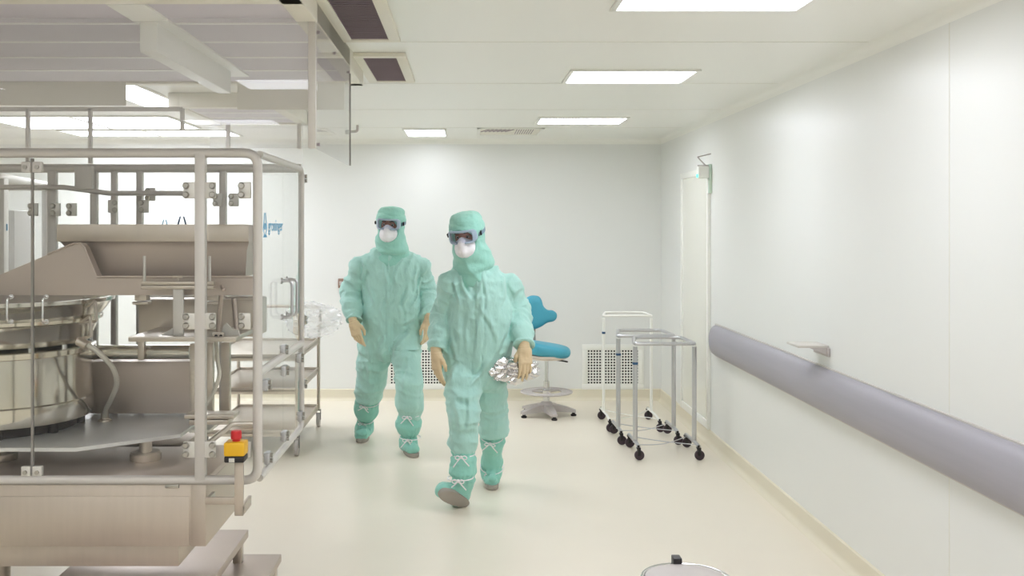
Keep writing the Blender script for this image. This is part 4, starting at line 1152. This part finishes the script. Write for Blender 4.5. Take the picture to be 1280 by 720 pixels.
# right-hand person, striding at the front
def tsec(rows):
    """rows: photo y, left x, right x, distance, half depth -> torso section"""
    out = []
    for y, xa, xb, d, hb in rows:
        a, b_ = P(xa, y, d), P(xb, y, d); out.append((a.z, (a.x + b_.x) / 2, d, (b_.x - a.x) / 2 - .006, hb))
    return out
heelR = Vector(((587 - VX) * 5.87 / FPX, 5.89, .004))
fw = Vector((-.646, -.62, .45))
Jr = dict(
    pelvis=P(595, 452, 6.1), neck=P(591, 331, 6.06), head=P(584, 294, 5.98), yaw_pitch=(math.radians(-20), math.radians(14), math.radians(-4)), hs=.97,
    cape_axis=(.55, 0, .85),
    torso=tsec([(340, 576, 612, 6.06, .085), (350, 566, 629, 6.06, .115), (370, 559, 637, 6.06, .135), (400, 557, 640, 6.06, .15), (430, 556, 639, 6.07, .155), (455, 556, 636, 6.09, .15), (476, 558, 634, 6.1, .135), (486, 566, 626, 6.1, .1)]),
    arms=[(P(564, 356, 6.02), P(553.5, 392, 6.1), P(547, 430, 6.0), .064), (P(635, 356, 6.12), P(647, 388, 6.16), P(654, 425, 5.98), .066)],
    hands=[dict(L=(.05, -.12, -1), N=(.75, .55, 0), S=(-.1, -1, 0), curl=[.22, .26, .32, .36], thumb=.4), dict(L=(.04, -.2, -1), N=(-.25, 1, -.2), S=(-1, -.2, 0), curl=[.3, .28, .26, .28], thumb=.8, spread=1.8)],
    legs=[
        (P(577, 438, 6.08), P(581, 525, 5.87), P(579, 604, 5.87), [(P(578, 446, 6.08), .105), (P(578, 485, 5.98), .1), (P(581, 525, 5.87), .082), (P(579, 552, 5.87), .075), (P(578, 571, 5.87), .056)]),
        (P(613, 438, 6.14), P(616, 522, 6.24), P(614, 584, 6.42), [(P(612, 446, 6.14), .105), (P(614, 485, 6.19), .098), (P(616, 520, 6.25), .086), (P(616, 540, 6.28), .088)])],
    boots=[
        dict(heel=heelR, fwd=fw, up=(-.4, .78, .47), shaft=[(P(579, 590, 5.86), .073), (P(579, 574, 5.86), .066), (P(578, 562, 5.87), .062)], sc=.97, ties=[P(579, 568, 5.87), P(575.5, 597, 5.83)], tie_r=[.06, .066]),
        dict(heel=P(613, 598, 6.5) * 1, fwd=(.02, -1, 0), up=(0, 0, 1), shaft=[(P(615, 575, 6.38), .062), (P(616, 550, 6.31), .068), (P(616, 537, 6.28), .07)], sc=1.0, ties=[P(615, 545, 6.3), P(615, 583, 6.395)], tie_r=[.064, .066])])
Jr['boots'][1]['heel'].z = .0
Jr['creases'] = [(568, 338, 575, 390, .011, .012), (631, 338, 627, 378, -.011, .012), (607, 338, 592, 378, .01, .011), (573, 342, 587, 375, -.01, .011), (601, 380, 624, 425, .013, .01),
                 (574, 448, 560, 478, .012, .012), (614, 445, 588, 478, .012, .014), (561, 400, 570, 445, .012, .01), (634, 398, 621, 440, -.013, .011), (586, 385, 582, 440, .012, .009), (606, 340, 609, 385, .01, .008),
                 (570, 490, 577, 540, .014, .011), (588, 480, 584, 530, .012, .011), (618, 490, 612, 530, .013, .01)]
PR = person('person in a mint suit walking in front, crumpled foil in one hand', Jr, 2.0)

# left-hand person, a step behind
Jl = dict(
    pelvis=P(489, 425, 7.5), neck=P(489, 311, 7.46), head=P(488.5, 281.5, 7.41), yaw_pitch=(math.radians(-9), math.radians(5), math.radians(3)), hs=.99,
    cape_axis=(.35, 0, .9),
    torso=tsec([(317, 475, 505, 7.46, .09), (326, 462, 517, 7.46, .115), (345, 454, 523, 7.46, .14), (370, 453, 525, 7.46, .15), (395, 452, 525, 7.47, .15), (420, 451, 525, 7.5, .15), (440, 451, 524, 7.5, .135), (449, 459, 517, 7.5, .1)]),
    arms=[(P(450, 334, 7.44), P(438, 366, 7.5), P(441, 395, 7.36), .07), (P(525, 334, 7.5), P(533, 364, 7.56), P(535, 392, 7.42), .07)],
    hands=[dict(L=(.28, -.12, -1), N=(.45, .9, 0), S=(.9, -.45, 0), curl=[.12, .35, .45, .5], thumb=.5), dict(L=(-.02, -.1, -1), N=(-.7, .6, 0), S=(-.5, -1, 0), curl=[.3, .4, .45, .5], thumb=.5)],
    legs=[
        (P(470, 412, 7.52), P(464, 480, 7.6), P(456.5, 527, 7.82), [(P(470, 420, 7.52), .115), (P(467, 450, 7.56), .112), (P(463, 478, 7.62), .102), (P(461, 495, 7.68), .1)]),
        (P(508, 412, 7.46), P(511, 480, 7.24), P(511, 543, 7.27), [(P(507, 420, 7.46), .108), (P(509, 450, 7.34), .1), (P(511, 480, 7.24), .09), (P(512, 505, 7.24), .086), (P(512, 522, 7.25), .07)])],
    boots=[
        dict(heel=Vector((P(457, 540, 7.88).x, 7.88, 0)), fwd=(-.04, -1, 0), up=(0, 0, 1), shaft=[(P(458, 512, 7.74), .088), (P(459.5, 500, 7.7), .085), (P(461, 491, 7.67), .08)], sc=1.05, ties=[P(460.5, 499, 7.69), P(457, 523, 7.8)], tie_r=[.083, .056]),
        dict(heel=Vector((P(507, 550, 7.36).x, 7.38, 0)), fwd=(.32, -1, 0), up=(0, 0, 1), shaft=[(P(511, 531, 7.26), .09), (P(512, 521, 7.25), .074), (P(512, 514, 7.25), .072)], sc=1.04, ties=[P(512, 517.5, 7.25), P(512.5, 546, 7.25)], tie_r=[.07, .068])])
Jl['creases'] = [(457, 322, 455, 352, .013, .014), (521, 328, 519, 364, -.013, .014), (478, 322, 489, 358, -.012, .012), (504, 322, 491, 358, .012, .012), (461, 345, 471, 385, .014, .012), (514, 350, 503, 390, .014, .012),
                 (486, 416, 470, 442, .014, .013), (516, 410, 491, 440, .014, .016), (498, 405, 520, 396, .013, .012), (480, 370, 477, 410, .013, .01), (499, 368, 503, 402, -.013, .01), (458, 450, 463, 485, .015, .012), (514, 440, 508, 480, .014, .012)]
PL = person('person in a mint suit walking a step behind on the left, arms hanging empty', Jl, 5.0)

# crumpled foil in the front person's hand
c = P(640, 463, 5.99)
bm = crumple(c, (.112, .05, .056), .42, 1.8, 8, 4)
prism(bm, [P(624, 456, 5.98), P(611, 459, 5.97), P(613, 463, 5.98), P(625, 468, 5.99)], (0, .01, 0))
tag(obj('foil_bundle', bm, 'foil', None, 8), 'crumpled silver foil held in the front person\'s gloved hand', 'foil')

# ------------------------------------------------------------------ render look
SC.view_settings.view_transform = 'Standard'; SC.view_settings.look = 'None'
SC.view_settings.gamma = 1; SC.view_settings.use_curve_mapping = False
SC.view_settings.exposure = 0.0
w = bpy.data.worlds.new('world'); SC.world = w; w.use_nodes = True
w.node_tree.nodes['Background'].inputs[0].default_value = (.8, .82, .85, 1)
w.node_tree.nodes['Background'].inputs[1].default_value = .3
cy_ = SC.cycles
cy_.use_denoising = True
cy_.max_bounces = 14; cy_.diffuse_bounces = 7; cy_.glossy_bounces = 6; cy_.transparent_max_bounces = 40; cy_.transmission_bounces = 8
cy_.sample_clamp_indirect = 6; cy_.caustics_reflective = False
